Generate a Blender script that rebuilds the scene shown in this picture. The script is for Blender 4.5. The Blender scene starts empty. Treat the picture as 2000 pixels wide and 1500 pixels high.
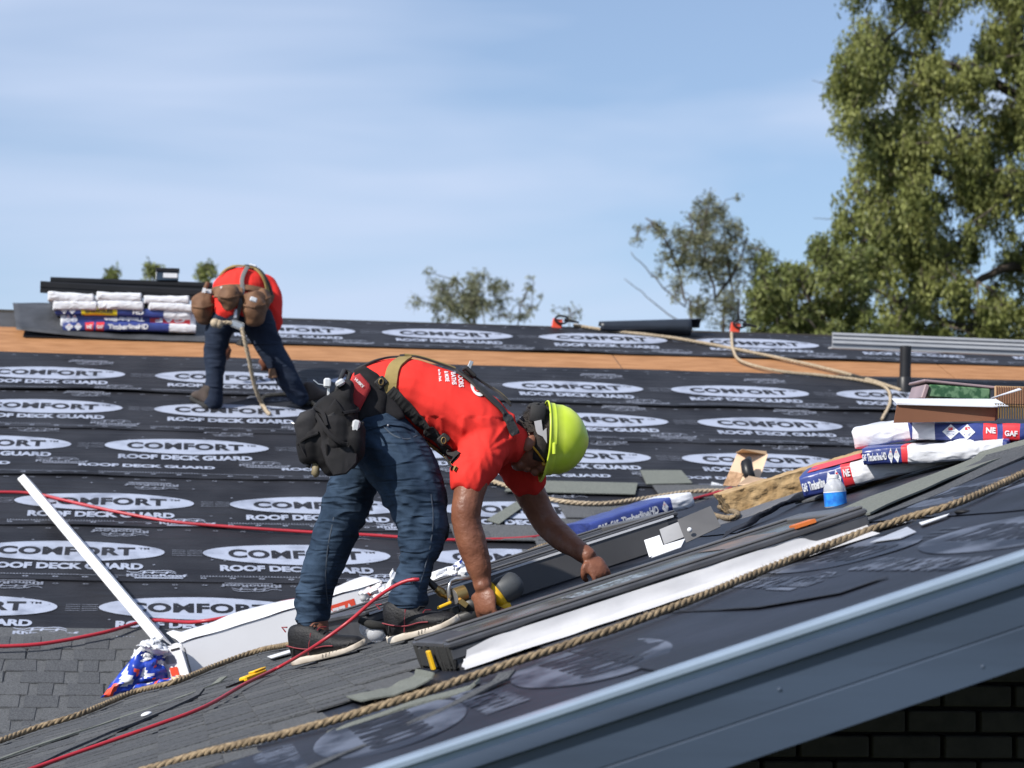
import bpy, bmesh, math, random
import numpy as np
from mathutils import Vector, Matrix, Quaternion, noise
from math import sin, cos, pi, radians, sqrt, atan2
R = random.Random(7)
SC = bpy.context.scene
COL = SC.collection
# ---------------------------------------------------------------- camera, sky, sun, exposure
FPX = 4700.0
YAW, PITCH, ROLL = radians(8.2002), radians(4.3916), radians(.92)
CM = (Matrix.Rotation(-YAW, 3, 'Z') @ Matrix.Rotation(pi/2+PITCH, 3, 'X') @ Matrix.Rotation(ROLL, 3, 'Z'))
cam = bpy.data.cameras.new('camera')
cam.sensor_width = 36; cam.lens = FPX/2000*36
cam.clip_start = .1; cam.clip_end = 900
cam.dof.use_dof = True; cam.dof.focus_distance = 8.35; cam.dof.aperture_fstop = 5.6
camo = bpy.data.objects.new('camera', cam); COL.objects.link(camo)
camo.matrix_world = CM.to_4x4()
SC.camera = camo
SUN_DIR = Vector((-.65, -.45, .62)).normalized()          # towards the sun
w = bpy.data.worlds.new('World'); SC.world = w; w.use_nodes = True
nt = w.node_tree; nt.nodes.clear()
wo = nt.nodes.new('ShaderNodeOutputWorld'); bg = nt.nodes.new('ShaderNodeBackground')
sky = nt.nodes.new('ShaderNodeTexSky'); sky.sky_type = 'NISHITA'; sky.sun_disc = False
sky.sun_elevation = math.asin(SUN_DIR.z); sky.sun_rotation = atan2(SUN_DIR.x, SUN_DIR.y)
sky.air_density = 1.0; sky.dust_density = .4; sky.ozone_density = 5.0
tc = nt.nodes.new('ShaderNodeTexCoord')
mp = nt.nodes.new('ShaderNodeMapping'); mp.inputs['Scale'].default_value = (1.0, 1.0, 5.2)
mp.inputs['Rotation'].default_value = (0, radians(5), 0); mp.inputs['Location'].default_value = (2.2, 4.1, 3.4)
nz = nt.nodes.new('ShaderNodeTexNoise'); nz.inputs['Scale'].default_value = 2.6; nz.inputs['Detail'].default_value = 4
nz.inputs['Roughness'].default_value = .48; nz.inputs['Distortion'].default_value = .35
cr = nt.nodes.new('ShaderNodeValToRGB'); cr.color_ramp.elements[0].position = .45; cr.color_ramp.elements[1].position = .72
cr.color_ramp.elements[0].color = (.27, .27, .27, 1); cr.color_ramp.elements[1].color = (1, 1, 1, 1)
mx = nt.nodes.new('ShaderNodeMix'); mx.data_type = 'RGBA'; mx.inputs['B'].default_value = (5.0, 5.85, 7.6, 1)
for a, b in ((tc.outputs['Generated'], mp.inputs['Vector']), (mp.outputs[0], nz.inputs['Vector']), (nz.outputs['Fac'], cr.inputs[0]),
             (cr.outputs[0], mx.inputs['Factor']), (sky.outputs[0], mx.inputs['A']), (mx.outputs['Result'], bg.inputs[0]), (bg.outputs[0], wo.inputs[0])):
    nt.links.new(a, b)
bg.inputs['Strength'].default_value = .099
sl = bpy.data.lights.new('sun', 'SUN'); sl.energy = 5.0; sl.angle = radians(.53); sl.color = (1, .955, .88)
so = bpy.data.objects.new('sun', sl); COL.objects.link(so)
so.rotation_euler = SUN_DIR.to_track_quat('Z', 'Y').to_euler()
vs = SC.view_settings; vs.view_transform = 'Standard'; vs.look = 'None'; vs.exposure = .35; vs.gamma = 1; vs.use_curve_mapping = False
SC.cycles.max_bounces = 6; SC.cycles.transparent_max_bounces = 12; SC.cycles.use_denoising = True
SC.cycles.sample_clamp_indirect = 6; SC.cycles.caustics_reflective = False; SC.cycles.caustics_refractive = False
# ---------------------------------------------------------------- geometry of the place (camera at the origin, metres)
GZ = -3.5
SF, Y0, HN = 1/3., 12.4, .528
RIDGE = 17.87; RAKE = 4.6
def aN(y): return .335-.0035*(min(max(y, 4), 16)-4.5)
def zN(x, y): return aN(y)*x-HN
def zF(y): return SF*(y-Y0)
def ray(px, py):
    d = CM @ Vector(((px-1000)/FPX, -(py-750)/FPX, -1)); return d/d.y
def at(px, py, y): return ray(px, py)*y
def onF(px, py, off=0):
    d = ray(px, py); p = d*(SF*Y0/(SF-d.z)); return p+Vector((0, -.3162, .9487))*off
def onN(px, py, off=0):
    d = ray(px, py); t = 8.
    for i in range(30): t = (HN-off*1.05)/(aN(t)*d.x-d.z)
    return d*t
NF = Vector((0, -.3162, .9487))
def NN(y=8): return Vector((-aN(y), 0, 1)).normalized()
def srgb(r, g, b):
    f = lambda c: (c/255/12.92 if c/255 <= .04045 else ((c/255+.055)/1.055)**2.4)
    return (f(r), f(g), f(b))
# ---------------------------------------------------------------- materials
MATS = {}
def mat(name, col, rough=.6, metal=0, var=.12, vs=9., bump=.15, bs=220., col2=None, spec=.5, trans=0, alpha=None, island=0, stretch=None, coat=0, dist=.002, lo=.35, hi=.65, fold=None):
    if name in MATS: return MATS[name]
    m = bpy.data.materials.new(name); m.use_nodes = True; n = m.node_tree; L = n.links.new
    b = n.nodes['Principled BSDF']; b.inputs['Roughness'].default_value = rough; b.inputs['Metallic'].default_value = metal
    b.inputs['Specular IOR Level'].default_value = spec; b.inputs['Coat Weight'].default_value = coat
    g = n.nodes.new('ShaderNodeNewGeometry')
    src = g.outputs['Position']
    if stretch:
        q = n.nodes.new('ShaderNodeMapping'); q.inputs['Scale'].default_value = stretch; L(src, q.inputs['Vector']); src = q.outputs[0]
    t = n.nodes.new('ShaderNodeTexNoise'); t.inputs['Scale'].default_value = vs; t.inputs['Detail'].default_value = 5; L(src, t.inputs['Vector'])
    r = n.nodes.new('ShaderNodeValToRGB'); e = r.color_ramp.elements; e[0].position = lo; e[1].position = hi
    c2 = col2 or tuple(min(1, c*(1+var)) for c in col); c1 = col if col2 else tuple(c*(1-var) for c in col)
    e[0].color = (*c1, 1); e[1].color = (*c2, 1); L(t.outputs['Fac'], r.inputs[0]); out = r.outputs[0]
    if island:
        h = n.nodes.new('ShaderNodeHueSaturation'); mr = n.nodes.new('ShaderNodeMapRange')
        mr.inputs['To Min'].default_value = 1-island; mr.inputs['To Max'].default_value = 1+island
        L(g.outputs['Random Per Island'], mr.inputs[0]); L(mr.outputs[0], h.inputs['Value']); L(out, h.inputs['Color']); out = h.outputs[0]
    L(out, b.inputs['Base Color'])
    if bump:
        t2 = n.nodes.new('ShaderNodeTexNoise'); t2.inputs['Scale'].default_value = bs; t2.inputs['Detail'].default_value = 3; L(src, t2.inputs['Vector'])
        bp = n.nodes.new('ShaderNodeBump'); bp.inputs['Strength'].default_value = bump; bp.inputs['Distance'].default_value = dist
        L(t2.outputs['Fac'], bp.inputs['Height']); L(bp.outputs[0], b.inputs['Normal'])
        if fold:                       # creases in the cloth, wider in one direction
            sc_, rot_, st_, ds_ = fold
            q = n.nodes.new('ShaderNodeMapping'); q.inputs['Scale'].default_value = sc_; q.inputs['Rotation'].default_value = rot_; L(g.outputs['Position'], q.inputs['Vector'])
            t3 = n.nodes.new('ShaderNodeTexNoise'); t3.noise_type = 'RIDGED_MULTIFRACTAL'; t3.inputs['Scale'].default_value = 1; t3.inputs['Detail'].default_value = 2; t3.inputs['Distortion'].default_value = .6; L(q.outputs[0], t3.inputs['Vector'])
            b3 = n.nodes.new('ShaderNodeBump'); b3.inputs['Strength'].default_value = st_; b3.inputs['Distance'].default_value = ds_; L(t3.outputs['Fac'], b3.inputs['Height']); L(b3.outputs[0], bp.inputs['Normal'])
    if trans: b.inputs['Transmission Weight'].default_value = trans
    if alpha is not None: b.inputs['Alpha'].default_value = alpha
    MATS[name] = m; return m
M_UL = mat('underlayment', (.0115, .012, .016), .6, col2=(.024, .025, .031), vs=3, bump=.5, bs=60, spec=.2, stretch=(1, 1, 1), dist=.004, fold=((1.6, 11, 3), (0, 0, .12), 1., .018))
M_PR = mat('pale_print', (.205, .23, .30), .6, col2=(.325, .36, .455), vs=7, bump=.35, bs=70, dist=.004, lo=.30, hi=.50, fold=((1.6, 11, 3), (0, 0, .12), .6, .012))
M_PRN = mat('scuffed_gloss_dimmed_print', (.016, .021, .035), .5, col2=(.10, .115, .155), vs=7, bump=.3, bs=40, spec=.25, stretch=(1, .5, 1), lo=.42, hi=.6)  # scuffed, and its colour dimmed for the weak contrast under glancing gloss
M_PF = mat('faint_print', (.16, .175, .22), .6, var=.3, vs=60, bump=0)
M_SH = mat('shingle_granules', (.070, .073, .080), .9, col2=(.140, .145, .152), vs=150, bump=1., bs=900, spec=.2, dist=.003)
M_SHG = mat('shingle_green_grey', (.12, .13, .118), .9, col2=(.18, .19, .17), vs=130, bump=.8, bs=900, spec=.2)
M_SHD = mat('shingle_tab_dark', (.055, .058, .066), .9, col2=(.115, .12, .128), vs=140, bump=1., bs=800, spec=.2, dist=.003)
M_TAR_SHADE = mat('tar_and_shade', (.012, .012, .014), .6, spec=.3)  # black scrap, also the painted shade in the lap and pouch opening
M_WOOD = mat('plywood', (.27, .12, .042), .75, col2=(.39, .19, .08), vs=5, bump=.3, bs=60, stretch=(1, 6, 6))
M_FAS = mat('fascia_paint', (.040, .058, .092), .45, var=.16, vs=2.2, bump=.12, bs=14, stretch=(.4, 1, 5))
M_DRIP = mat('drip_edge_metal', (.22, .28, .36), .35, metal=.1, var=.06, bump=.03)
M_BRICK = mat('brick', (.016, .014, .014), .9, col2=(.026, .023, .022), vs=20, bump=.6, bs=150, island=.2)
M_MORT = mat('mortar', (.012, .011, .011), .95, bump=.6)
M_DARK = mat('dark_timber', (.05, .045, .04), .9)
M_SIDE = mat('wall_siding', (.35, .35, .34), .8)
M_BLK = mat('black_fabric', (.018, .017, .019), .85, var=.3, vs=30, bump=.5, bs=900, spec=.25)
M_WHT = mat('white_plastic', (.66, .67, .70), .45, var=.03, vs=12, bump=.1, bs=60)
M_RED = mat('red_shirt', (.70, .038, .030), .85, var=.08, vs=9, bump=.3, bs=500, spec=.12, fold=((22, 10, 9), (0, .7, 0), .35, .012))
# ---------------------------------------------------------------- helpers
def link(o, parent=None):
    COL.objects.link(o)
    if parent is not None: o.parent = parent
    return o
def tag(o, label=None, cat=None, group=None, kind=None):
    if label: o['label'] = label
    if cat: o['category'] = cat
    if group: o['group'] = group
    if kind: o['kind'] = kind
    return o
def empty(name, loc, label=None, cat=None, group=None, rot=None):
    o = bpy.data.objects.new(name, None); o.location = loc; o.empty_display_size = .05
    if rot is not None: o.rotation_euler = rot
    COL.objects.link(o); return tag(o, label, cat, group)
class MB:
    """collects shapes into one mesh, in world coordinates"""
    def __init__(s): s.v = []; s.f = []; s.m = []; s.mats = []
    def mi(s, m):
        if m not in s.mats: s.mats.append(m)
        return s.mats.index(m)
    def add(s, vs, fs, m):
        k = len(s.v); i = s.mi(m); s.v += [tuple(p) for p in vs]
        for f in fs: s.f.append(tuple(a+k for a in f)); s.m.append(i)
        return s
    def box(s, c, size, m, rot=None, bev=0):
        hx, hy, hz = (a/2 for a in size); rot = rot or Matrix.Identity(3); c = Vector(c)
        if bev:
            b = bev; P = []; 
            for z, ins in ((-hz, b), (-hz+b, 0), (hz-b, 0), (hz, b)):
                x, y = hx-ins, hy-ins; cc = b if ins == 0 else b*.4
                P += [(-x+cc, -y, z), (x-cc, -y, z), (x, -y+cc, z), (x, y-cc, z), (x-cc, y, z), (-x+cc, y, z), (-x, y-cc, z), (-x, -y+cc, z)]
            fs = [tuple(range(7, -1, -1)), tuple(range(24, 32))]
            for k in range(3):
                for j in range(8): a = k*8+j; b2 = k*8+(j+1) % 8; fs.append((a, b2, b2+8, a+8))
            return s.add([c+rot @ Vector(p) for p in P], fs, m)
        P = [(x, y, z) for z in (-hz, hz) for y in (-hy, hy) for x in (-hx, hx)]
        return s.add([c+rot @ Vector(p) for p in P], [(0, 2, 3, 1), (4, 5, 7, 6), (0, 1, 5, 4), (2, 6, 7, 3), (0, 4, 6, 2), (1, 3, 7, 5)], m)
    def tube(s, pts, r, m, n=8, cap=True, flat=1., up=None, squash=None):
        pts = [Vector(p) for p in pts]; N = len(pts)
        rs = r if isinstance(r, (list, tuple)) else [r]*N
        V = []; ref = Vector(up) if up is not None else None
        t0 = (pts[1]-pts[0]).normalized()
        u = ref or (Vector((0, 0, 1)) if abs(t0.z) < .9 else Vector((0, 1, 0)))
        for i, p in enumerate(pts):
            t = (pts[min(i+1, N-1)]-pts[max(i-1, 0)])
            t = t.normalized() if t.length > 1e-9 else t0
            if ref is not None: u = ref
            sd = t.cross(u); sd = sd.normalized() if sd.length > 1e-6 else Vector((1, 0, 0)); uu = sd.cross(t).normalized()
            if ref is None: u = uu
            rr = rs[i]; ra, rb = rr if isinstance(rr, (tuple, list)) else (rr, rr*flat)
            for j in range(n):
                a = 2*pi*j/n; V.append(p+sd*cos(a)*ra+uu*sin(a)*rb)
        fs = []
        for i in range(N-1):
            for j in range(n): a = i*n+j; b = i*n+(j+1) % n; fs.append((a, b, b+n, a+n))
        if cap: fs += [tuple(range(n-1, -1, -1)), tuple(range((N-1)*n, N*n))]
        return s.add(V, fs, m)
    def ell(s, c, r, m, rot=None, n=14, k=9, zcut=None):
        rot = rot or Matrix.Identity(3); c = Vector(c); V = []; fs = []
        if not isinstance(r, (tuple, list)): r = (r, r, r)
        for i in range(k+1):
            th = pi*i/k
            for j in range(n): a = 2*pi*j/n; V.append(c+rot @ Vector((r[0]*sin(th)*cos(a), r[1]*sin(th)*sin(a), r[2]*cos(th))))
        for i in range(k):
            for j in range(n): a = i*n+j; b = i*n+(j+1) % n; fs.append((a, a+n, b+n, b))
        return s.add(V, fs, m)
    def grid(s, fn, nu, nv, m):
        V = [fn(i/nu, j/nv) for j in range(nv+1) for i in range(nu+1)]
        fs = [(j*(nu+1)+i, j*(nu+1)+i+1, (j+1)*(nu+1)+i+1, (j+1)*(nu+1)+i) for j in range(nv) for i in range(nu)]
        return s.add(V, fs, m)
    def prism(s, poly, y0, y1, m, fr=None):
        """polygon in (a,b) extruded along third axis; fr = (origin, A, B, C)"""
        o, A, B, C = fr; n = len(poly)
        V = [o+A*a+B*b+C*y0 for a, b in poly]+[o+A*a+B*b+C*y1 for a, b in poly]
        fs = [tuple(range(n-1, -1, -1)), tuple(range(n, 2*n))]+[(i, (i+1) % n, (i+1) % n+n, i+n) for i in range(n)]
        return s.add(V, fs, m)
    def build(s, name, parent=None, smooth=False, solid=0, org=None, auto=None):
        me = bpy.data.meshes.new(name)
        pm = None
        if org is not None: o3 = Vector(org)
        elif parent is not None: o3 = wloc(parent)
        else:
            a = np.array(s.v); o3 = Vector(((a[:, 0].min()+a[:, 0].max())/2, (a[:, 1].min()+a[:, 1].max())/2, a[:, 2].min()))
        me.from_pydata([(p[0]-o3.x, p[1]-o3.y, p[2]-o3.z) for p in s.v], [], s.f)
        for m in s.mats: me.materials.append(m)
        me.polygons.foreach_set('material_index', s.m)
        if smooth or auto: me.polygons.foreach_set('use_smooth', [True]*len(s.f))
        bm = bmesh.new(); bm.from_mesh(me); bmesh.ops.recalc_face_normals(bm, faces=bm.faces)
        if auto:
            for e in bm.edges:
                if len(e.link_faces) == 2 and e.calc_face_angle(0) > auto: e.smooth = False
        bm.to_mesh(me); bm.free()
        me.update(); o = bpy.data.objects.new(name, me)
        if parent is None: o.location = o3
        elif org is not None: o.location = o3-wloc(parent)
        link(o, parent)
        if solid:
            q = o.modifiers.new('solid', 'SOLIDIFY'); q.thickness = solid; q.offset = 1
        return o
def wloc(o):
    v = Vector(o.location)
    while o.parent is not None: o = o.parent; v += o.location
    return v
def crv(pts, n=12):
    """Catmull-Rom through points"""
    P = [Vector(p) for p in pts]; P = [P[0]*2-P[1]]+P+[P[-1]*2-P[-2]]; out = []
    for i in range(1, len(P)-2):
        for k in range(n):
            t = k/n; a, b, c, d = P[i-1:i+3]
            out.append(.5*((2*b)+(c-a)*t+(2*a-5*b+4*c-d)*t*t+(3*b-a-3*c+d)*t**3))
    out.append(P[-2]); return out
def resamp(pts, step):
    out = [pts[0]]; acc = 0
    for a, b in zip(pts, pts[1:]):
        L = (b-a).length
        while acc+L >= step:
            t = (step-acc)/L; a = a+(b-a)*t; out.append(a); L = (b-a).length; acc = 0
        acc += L
    return out
_tx = {}
def text2d(body, off=0., space=1., maxe=None):
    """lettering as flat triangles, normalised to x 0..w (height of capitals = 1)"""
    k = (body, off, space, maxe)
    if k in _tx: return _tx[k]
    c = bpy.data.curves.new('t', 'FONT'); c.body = body; c.offset = off; c.space_character = space; c.resolution_u = 4; c.fill_mode = 'FRONT'
    o = bpy.data.objects.new('t', c); COL.objects.link(o); dg = bpy.context.evaluated_depsgraph_get(); dg.update()
    me = bpy.data.meshes.new_from_object(o.evaluated_get(dg)); bm = bmesh.new(); bm.from_mesh(me)
    bmesh.ops.remove_doubles(bm, verts=bm.verts, dist=1e-5)
    bmesh.ops.triangulate(bm, faces=bm.faces)
    if maxe:
        for _ in range(3):
            es = [e for e in bm.edges if e.calc_length() > maxe]
            if not es: break
            bmesh.ops.subdivide_edges(bm, edges=es, cuts=1); bmesh.ops.triangulate(bm, faces=bm.faces)
    bm.verts.index_update()
    V = np.array([v.co[:2] for v in bm.verts]); F = [tuple(v.index for v in f.verts) for f in bm.faces]
    bm.free(); bpy.data.objects.remove(o); bpy.data.meshes.remove(me)
    V[:, 0] -= V[:, 0].min(); V[:, 1] -= max(V[:, 1].min(), -.02-off); V /= (.729+2*off)
    _tx[k] = (V, F); return _tx[k]
def letters(mb, body, x, y, w, h, fn, m, off=.03, space=1., flip=False, maxe=None):
    """text in the box x..x+w, y..y+h; fn(a,b)->3D point"""
    V, F = text2d(body, off, space, maxe); W = V[:, 0].max(); Hh = V[:, 1].max()
    P = []
    for a, b in V:
        a, b = a/W, b/Hh
        if flip: a, b = 1-a, 1-b
        P.append(fn(x+a*w, y+b*h))
    mb.add(P, F, m)
def quad(mb, pts, m): mb.add(pts, [tuple(range(len(pts)))], m)
# ================================================================= THE HOUSE
house = empty('house', (0, 8, GZ), 'low brick house being re-roofed, black printed underlayment on both slopes', 'house')
# --- ground
g = MB(); g.add([(-400, -60, GZ), (400, -60, GZ), (400, 700, GZ), (-400, 700, GZ)], [(0, 1, 2, 3)], mat('lawn', (.05, .075, .025), .95, col2=(.09, .10, .05), vs=3))
tag(g.build('ground', org=(0, 0, GZ)), kind='structure')
XL, XR = -3.2, 7.0
# --- decks
def valley_y(x):
    y = x+10.6
    for _ in range(20): y = Y0+zN(x, y)/SF
    return y
d = MB()
nx, ny = 40, 30
M_DECK = mat('deck_sheathing', (.05, .05, .055), .8)
def nd(u, v):
    x = XL+(XR-XL)*u; y0 = RAKE; y1 = min(valley_y(x)+.5, RIDGE); y = y0+(y1-y0)*v
    return Vector((x, y, zN(x, y)-.012))
d.grid(nd, nx, ny, M_DECK)
d.build('roof_slope', house)['label'] = 'near slope rising to the right above the fascia'
d = MB()
d.add([(-9, 8.3, zF(8.3)-.012), (16, 8.3, zF(8.3)-.012), (16, RIDGE, zF(RIDGE)-.012), (-9, RIDGE, zF(RIDGE)-.012), (16, RIDGE+9, zF(RIDGE)-3), (-9, RIDGE+9, zF(RIDGE)-3)],
      [(0, 1, 2, 3), (3, 2, 4, 5)], M_DECK)
far = d.build('roof_slope', house); far['label'] = 'far slope rising to the ridge'
near = [o for o in house.children if o.name == 'roof_slope'][0]
# --- plywood strip
d = MB()
for k in range(11):
    x0 = -9+k*2.44
    d = MB(); d.box((x0+1.215, (16.4+17.4)/2, zF(16.9)-.012), (2.43, 1.05, .012), M_WOOD, Matrix.Rotation(math.atan(SF), 3, 'X'))
    d.build('plywood_sheet', house)
# --- underlayment rolls on the far slope, with printing
def FP(x, y, h=0):      # point on the far slope: x, plan y, height along the normal
    w_ = .006*noise.noise(Vector((x*1.1, y*2.3, 3.)))+.0035*noise.noise(Vector((x*3.1, y*6, 9.)))
    return Vector((x, y, zF(y)))+NF*(h+w_)
P_ = 1.1655; CS = .9487
def rhino(mb, x, y, fn, m, flip=False):
    """the small animal outline over the RhinoRoof word mark"""
    s = -1 if flip else 1
    def q(a, b): return fn(x+s*a, y+s*b)
    if flip: letters(mb, 'RhinoRoof', x-.30, y-.045, .30, .045, fn, m, .035, flip=True, maxe=.4)
    else: letters(mb, 'RhinoRoof', x, y, .30, .045, fn, m, .035, maxe=.4)
    mb.add([q(.04, -.026), q(.28, -.026), q(.28, -.008), q(.04, -.008)], [(0, 1, 2, 3)], m)
    out = [(0.0, .085), (.02, .07), (.05, .065), (.07, .085), (.11, .098), (.15, .095), (.18, .103), (.215, .1), (.24, .08), (.245, .055)]
    for off_ in (0, -.03):
        pts = [(a, b+off_+(0.006*sin(a*60) if off_ else 0)) for a, b in out[1 if off_ else 0:]]
        for (a, b), (c, e) in zip(pts, pts[1:]):
            mb.add([q(a, b), q(c, e), q(c, e+.009), q(a, b+.009)], [(0, 1, 2, 3)], m)
    for a in (.075, .12, .19): mb.add([q(a, .05), q(a+.012, .05), q(a+.02, .09), q(a+.008, .09)], [(0, 1, 2, 3)], m)
def oval(mb, cx, cy, w, h, fn, m, n=40):
    V = [fn(cx, cy)]
    for rr in (.2, .4, .6, .8, 1):
        for j in range(n): a = 2*pi*j/n; V.append(fn(cx+cos(a)*w/2*rr, cy+sin(a)*h/2*rr))
    fs = [(0, 1+j, 1+(j+1) % n) for j in range(n)]
    for k in range(4):
        for j in range(n): a = 1+k*n+j; b = 1+k*n+(j+1) % n; fs.append((a, a+n, b+n, b))
    mb.add(V, fs, m)
def logo(mb, cx, cy, fn, top=True):
    """fn(a, b, lift): a along the roll, b up the roll"""
    f1 = lambda a, b: fn(a, b, .0042); f2 = lambda a, b: fn(a, b, .0062)
    oval(mb, cx, cy, .972, .325, f1, M_PR)
    letters(mb, 'COMFORT', cx-.355, cy-.068, .69, .135, f2, M_UL, .042, 1.06, maxe=.3)
    letters(mb, 'TM', cx+.352, cy+.035, .055, .028, f2, M_UL, .01)
    letters(mb, 'ROOF DECK GUARD', cx-.40, cy-.285, .78, .095, f1, M_PR, .05, .98, maxe=.4)
rolls = [  # lower seam y, upper end y, logo row y, logo right-end reference x, text-only row y
    (11.265, 12.16, 11.74, -.485, None), (12.11, 13.0, 12.545, .016, None), (12.955, 13.89, 13.37, .17, None),
    (13.84, 14.9, 14.465, .62, 14.02), (14.80, 15.71, 15.285, 4.396-P_*4, None), (15.66, 16.66, 16.10, -.077+.972, None), (17.08, RIDGE+.02, 17.53, 1.36, None)]
RF = random.Random(3)
for i, (ya, yb, yl, xr, yt) in enumerate(rolls):
    d = MB(); N = 320
    xa, xb = (-9, 16) if i < 6 else (-1.0, 16)
    lo_edge = [ya+.012*noise.noise(Vector((x*1.7, i*9., 0)))+.006*noise.noise(Vector((x*6, i*9., 5))) for x in np.linspace(xa, xb, N+1)]
    def fs(u, v):
        x = xa+(xb-xa)*u; y = lo_edge[int(round(u*N))]*(1-v)+yb*v
        lift = .007*(1-v)**2+.001
        if v == 0: lift += max(0, .022*noise.noise(Vector((x*.9, i*5., 2))))
        if v == 0 and i == 5: lift += .01
        return FP(x, y, lift-.0)
    d.grid(fs, N, 12, M_UL)
    # turned-down edge so the lap has thickness
    V = [fs(k/N, 0) for k in range(N+1)]; V2 = [p-NF*.006 for p in V]
    d.add(V+V2, [(k, k+1, k+N+2, k+N+1) for k in range(N)], M_UL)
    ul = d.build('underlayment', house, smooth=False)
    d = MB()
    hh = lambda y: .007*(1-(y-ya)/(yb-ya))**2+.001 if yb > y > ya else .002
    fn3 = lambda a, b, l, yl=yl: FP(a, yl+(b)*CS, l+hh(yl+b*CS))
    f1 = lambda a, b: fn3(a, b, .0042)
    k0 = int((xa-xr)/P_)-1
    for k in range(k0, k0+26):
        xc = xr-.486+k*P_
        if xc-.6 < xa or xc > 8.5: continue
        if i < 6 and xc < -2.6: continue
        logo(d, xc, 0, fn3)
        if yl-.42*CS > ya: rhino(d, xc+.30, -.40, f1, M_PR if i < 3 else M_PF)
        if yb-.05 > yl+.36: rhino(d, xc+.1+.3, .37, f1, M_PF, flip=True)
        if yt: letters(d, 'ROOF DECK GUARD', xc-.62, (yt-yl)/CS, .78, .06, lambda a, b: fn3(a, b, .004), M_PR, .05, .98, maxe=.4)
        # fine print between the ovals and dashes
        for r_ in range(4): letters(d, 'IIIIIIIII IIIIIIIIII', xc+.525, .035-r_*.028, .15, .008, f1, M_PF, .02)
        xs = xc-.5
        for q in range(8):
            xq = xs+q*P_/8; yq = (ya+.035-yl)/CS
            letters(d, '<>', xq, yq, .03, .022, f1, M_PR if q % 1 == 0 else M_PF, .02)
            letters(d, '<>', xq+.07, (yb-.10-yl)/CS, .03, .02, f1, M_PF, .02)
        letters(d, 'IIIIIIIIIIIIIIIIIIIIIIIIIIIIIIIIIIIII', xs, (ya+.075-yl)/CS, .56, .014, f1, M_PF, .0)
        d.add([f1(a, b) for a, b in ((xs, (ya+.068-yl)/CS), (xs+1.1, (ya+.068-yl)/CS), (xs+1.1, (ya+.073-yl)/CS), (xs, (ya+.073-yl)/CS))], [(0, 1, 2, 3)], M_PF)
        for q in range(7):
            a, b = xc+RF.uniform(-.6, .6), RF.uniform(-.35, .45)
            if ya < yl+b*CS < yb-.05: d.add([f1(a, b), f1(a+.012, b), f1(a+.012, b+.012), f1(a, b+.012)], [(0, 1, 2, 3)], M_PF)
    d.build('print', ul)
# curled left end of the ridge roll (bare plywood beyond it)
d = MB()
def fl(u, v):
    y = 17.08+(.80-.02)*v; x = at(20, 640, 17.2).x+(1.45)*u
    h = .015+.05*(1-u)**2*v+.03*sin(u*5)*v*(1-u)+.02*noise.noise(Vector((u*5, v*3, 1)))+.05*(1-u)**3*(1-v)
    if v < .08: h = .004+.05*(1-u)**3
    return FP(x-.03*v*(1-u)+.05*(1-v)*(1-u)**2, y, h)
d.grid(fl, 30, 10, mat('grey_underside', (.040, .042, .048), .6, var=.4, vs=6, bump=.5, bs=40, dist=.005)); 
tag(d.build('underlayment', house, smooth=True, solid=.002), 'loose grey end of the ridge roll curling off the plywood')
# --- ridge board edge
d = MB(); d.box((3.5, RIDGE+.03, zF(RIDGE)-.01), (25, .05, .04), M_DARK); d.build('ridge_edge', house)
# --- shingles
def shingle_mesh(seed, green=False):
    r = random.Random(seed); mb = MB()
    ma, mt = (M_SHG, M_SHG) if green else (M_SH, M_SHD)
    L = 1.0
    # base: x up-slope 0..0.30, y along the course
    mb.add([(0, .002, 0), (.30, .002, 0), (.30, L-.002, 0), (0, L-.002, 0), (0, .002, .003), (.30, .002, .003), (.30, L-.002, .003), (0, L-.002, .003)],
           [(0, 3, 2, 1), (4, 5, 6, 7), (0, 1, 5, 4), (1, 2, 6, 5), (2, 3, 7, 6), (3, 0, 4, 7)], ma)
    y = .002
    while y < L-.03:
        wdt = r.uniform(.06, .19); y1 = min(y+wdt, L-.002); sk = r.uniform(-.004, .008); z0, z1 = .003, .0068
        P = [(0, y, z0), (.16, y+sk, z0), (.16, y1-sk, z0), (0, y1, z0), (.001, y+.001, z1), (.16, y+sk+.001, z1), (.16, y1-sk-.001, z1), (.001, y1-.001, z1)]
        mb.add(P, [(4, 5, 6, 7), (0, 1, 5, 4), (1, 2, 6, 5), (2, 3, 7, 6), (3, 0, 4, 7)], r.choice((ma, mt, mt)))
        y = y1+r.uniform(.012, .07)
    me = bpy.data.meshes.new('shingle'); me.from_pydata(mb.v, [], mb.f)
    for m in mb.mats: me.materials.append(m)
    me.polygons.foreach_set('material_index', mb.m); return me
SHM = [shingle_mesh(k) for k in range(9)]; SHGM = shingle_mesh(50, True)
def put_shingle(me, org, up, along, nrm, parent, cut=None):
    o = bpy.data.objects.new('shingle', me); link(o, parent)
    m = Matrix((up, along, nrm)).transposed().to_4x4(); m.translation = org-wloc(parent); o.matrix_local = m; return o
RS = random.Random(11); cnt = 0
EX = .1356
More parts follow.
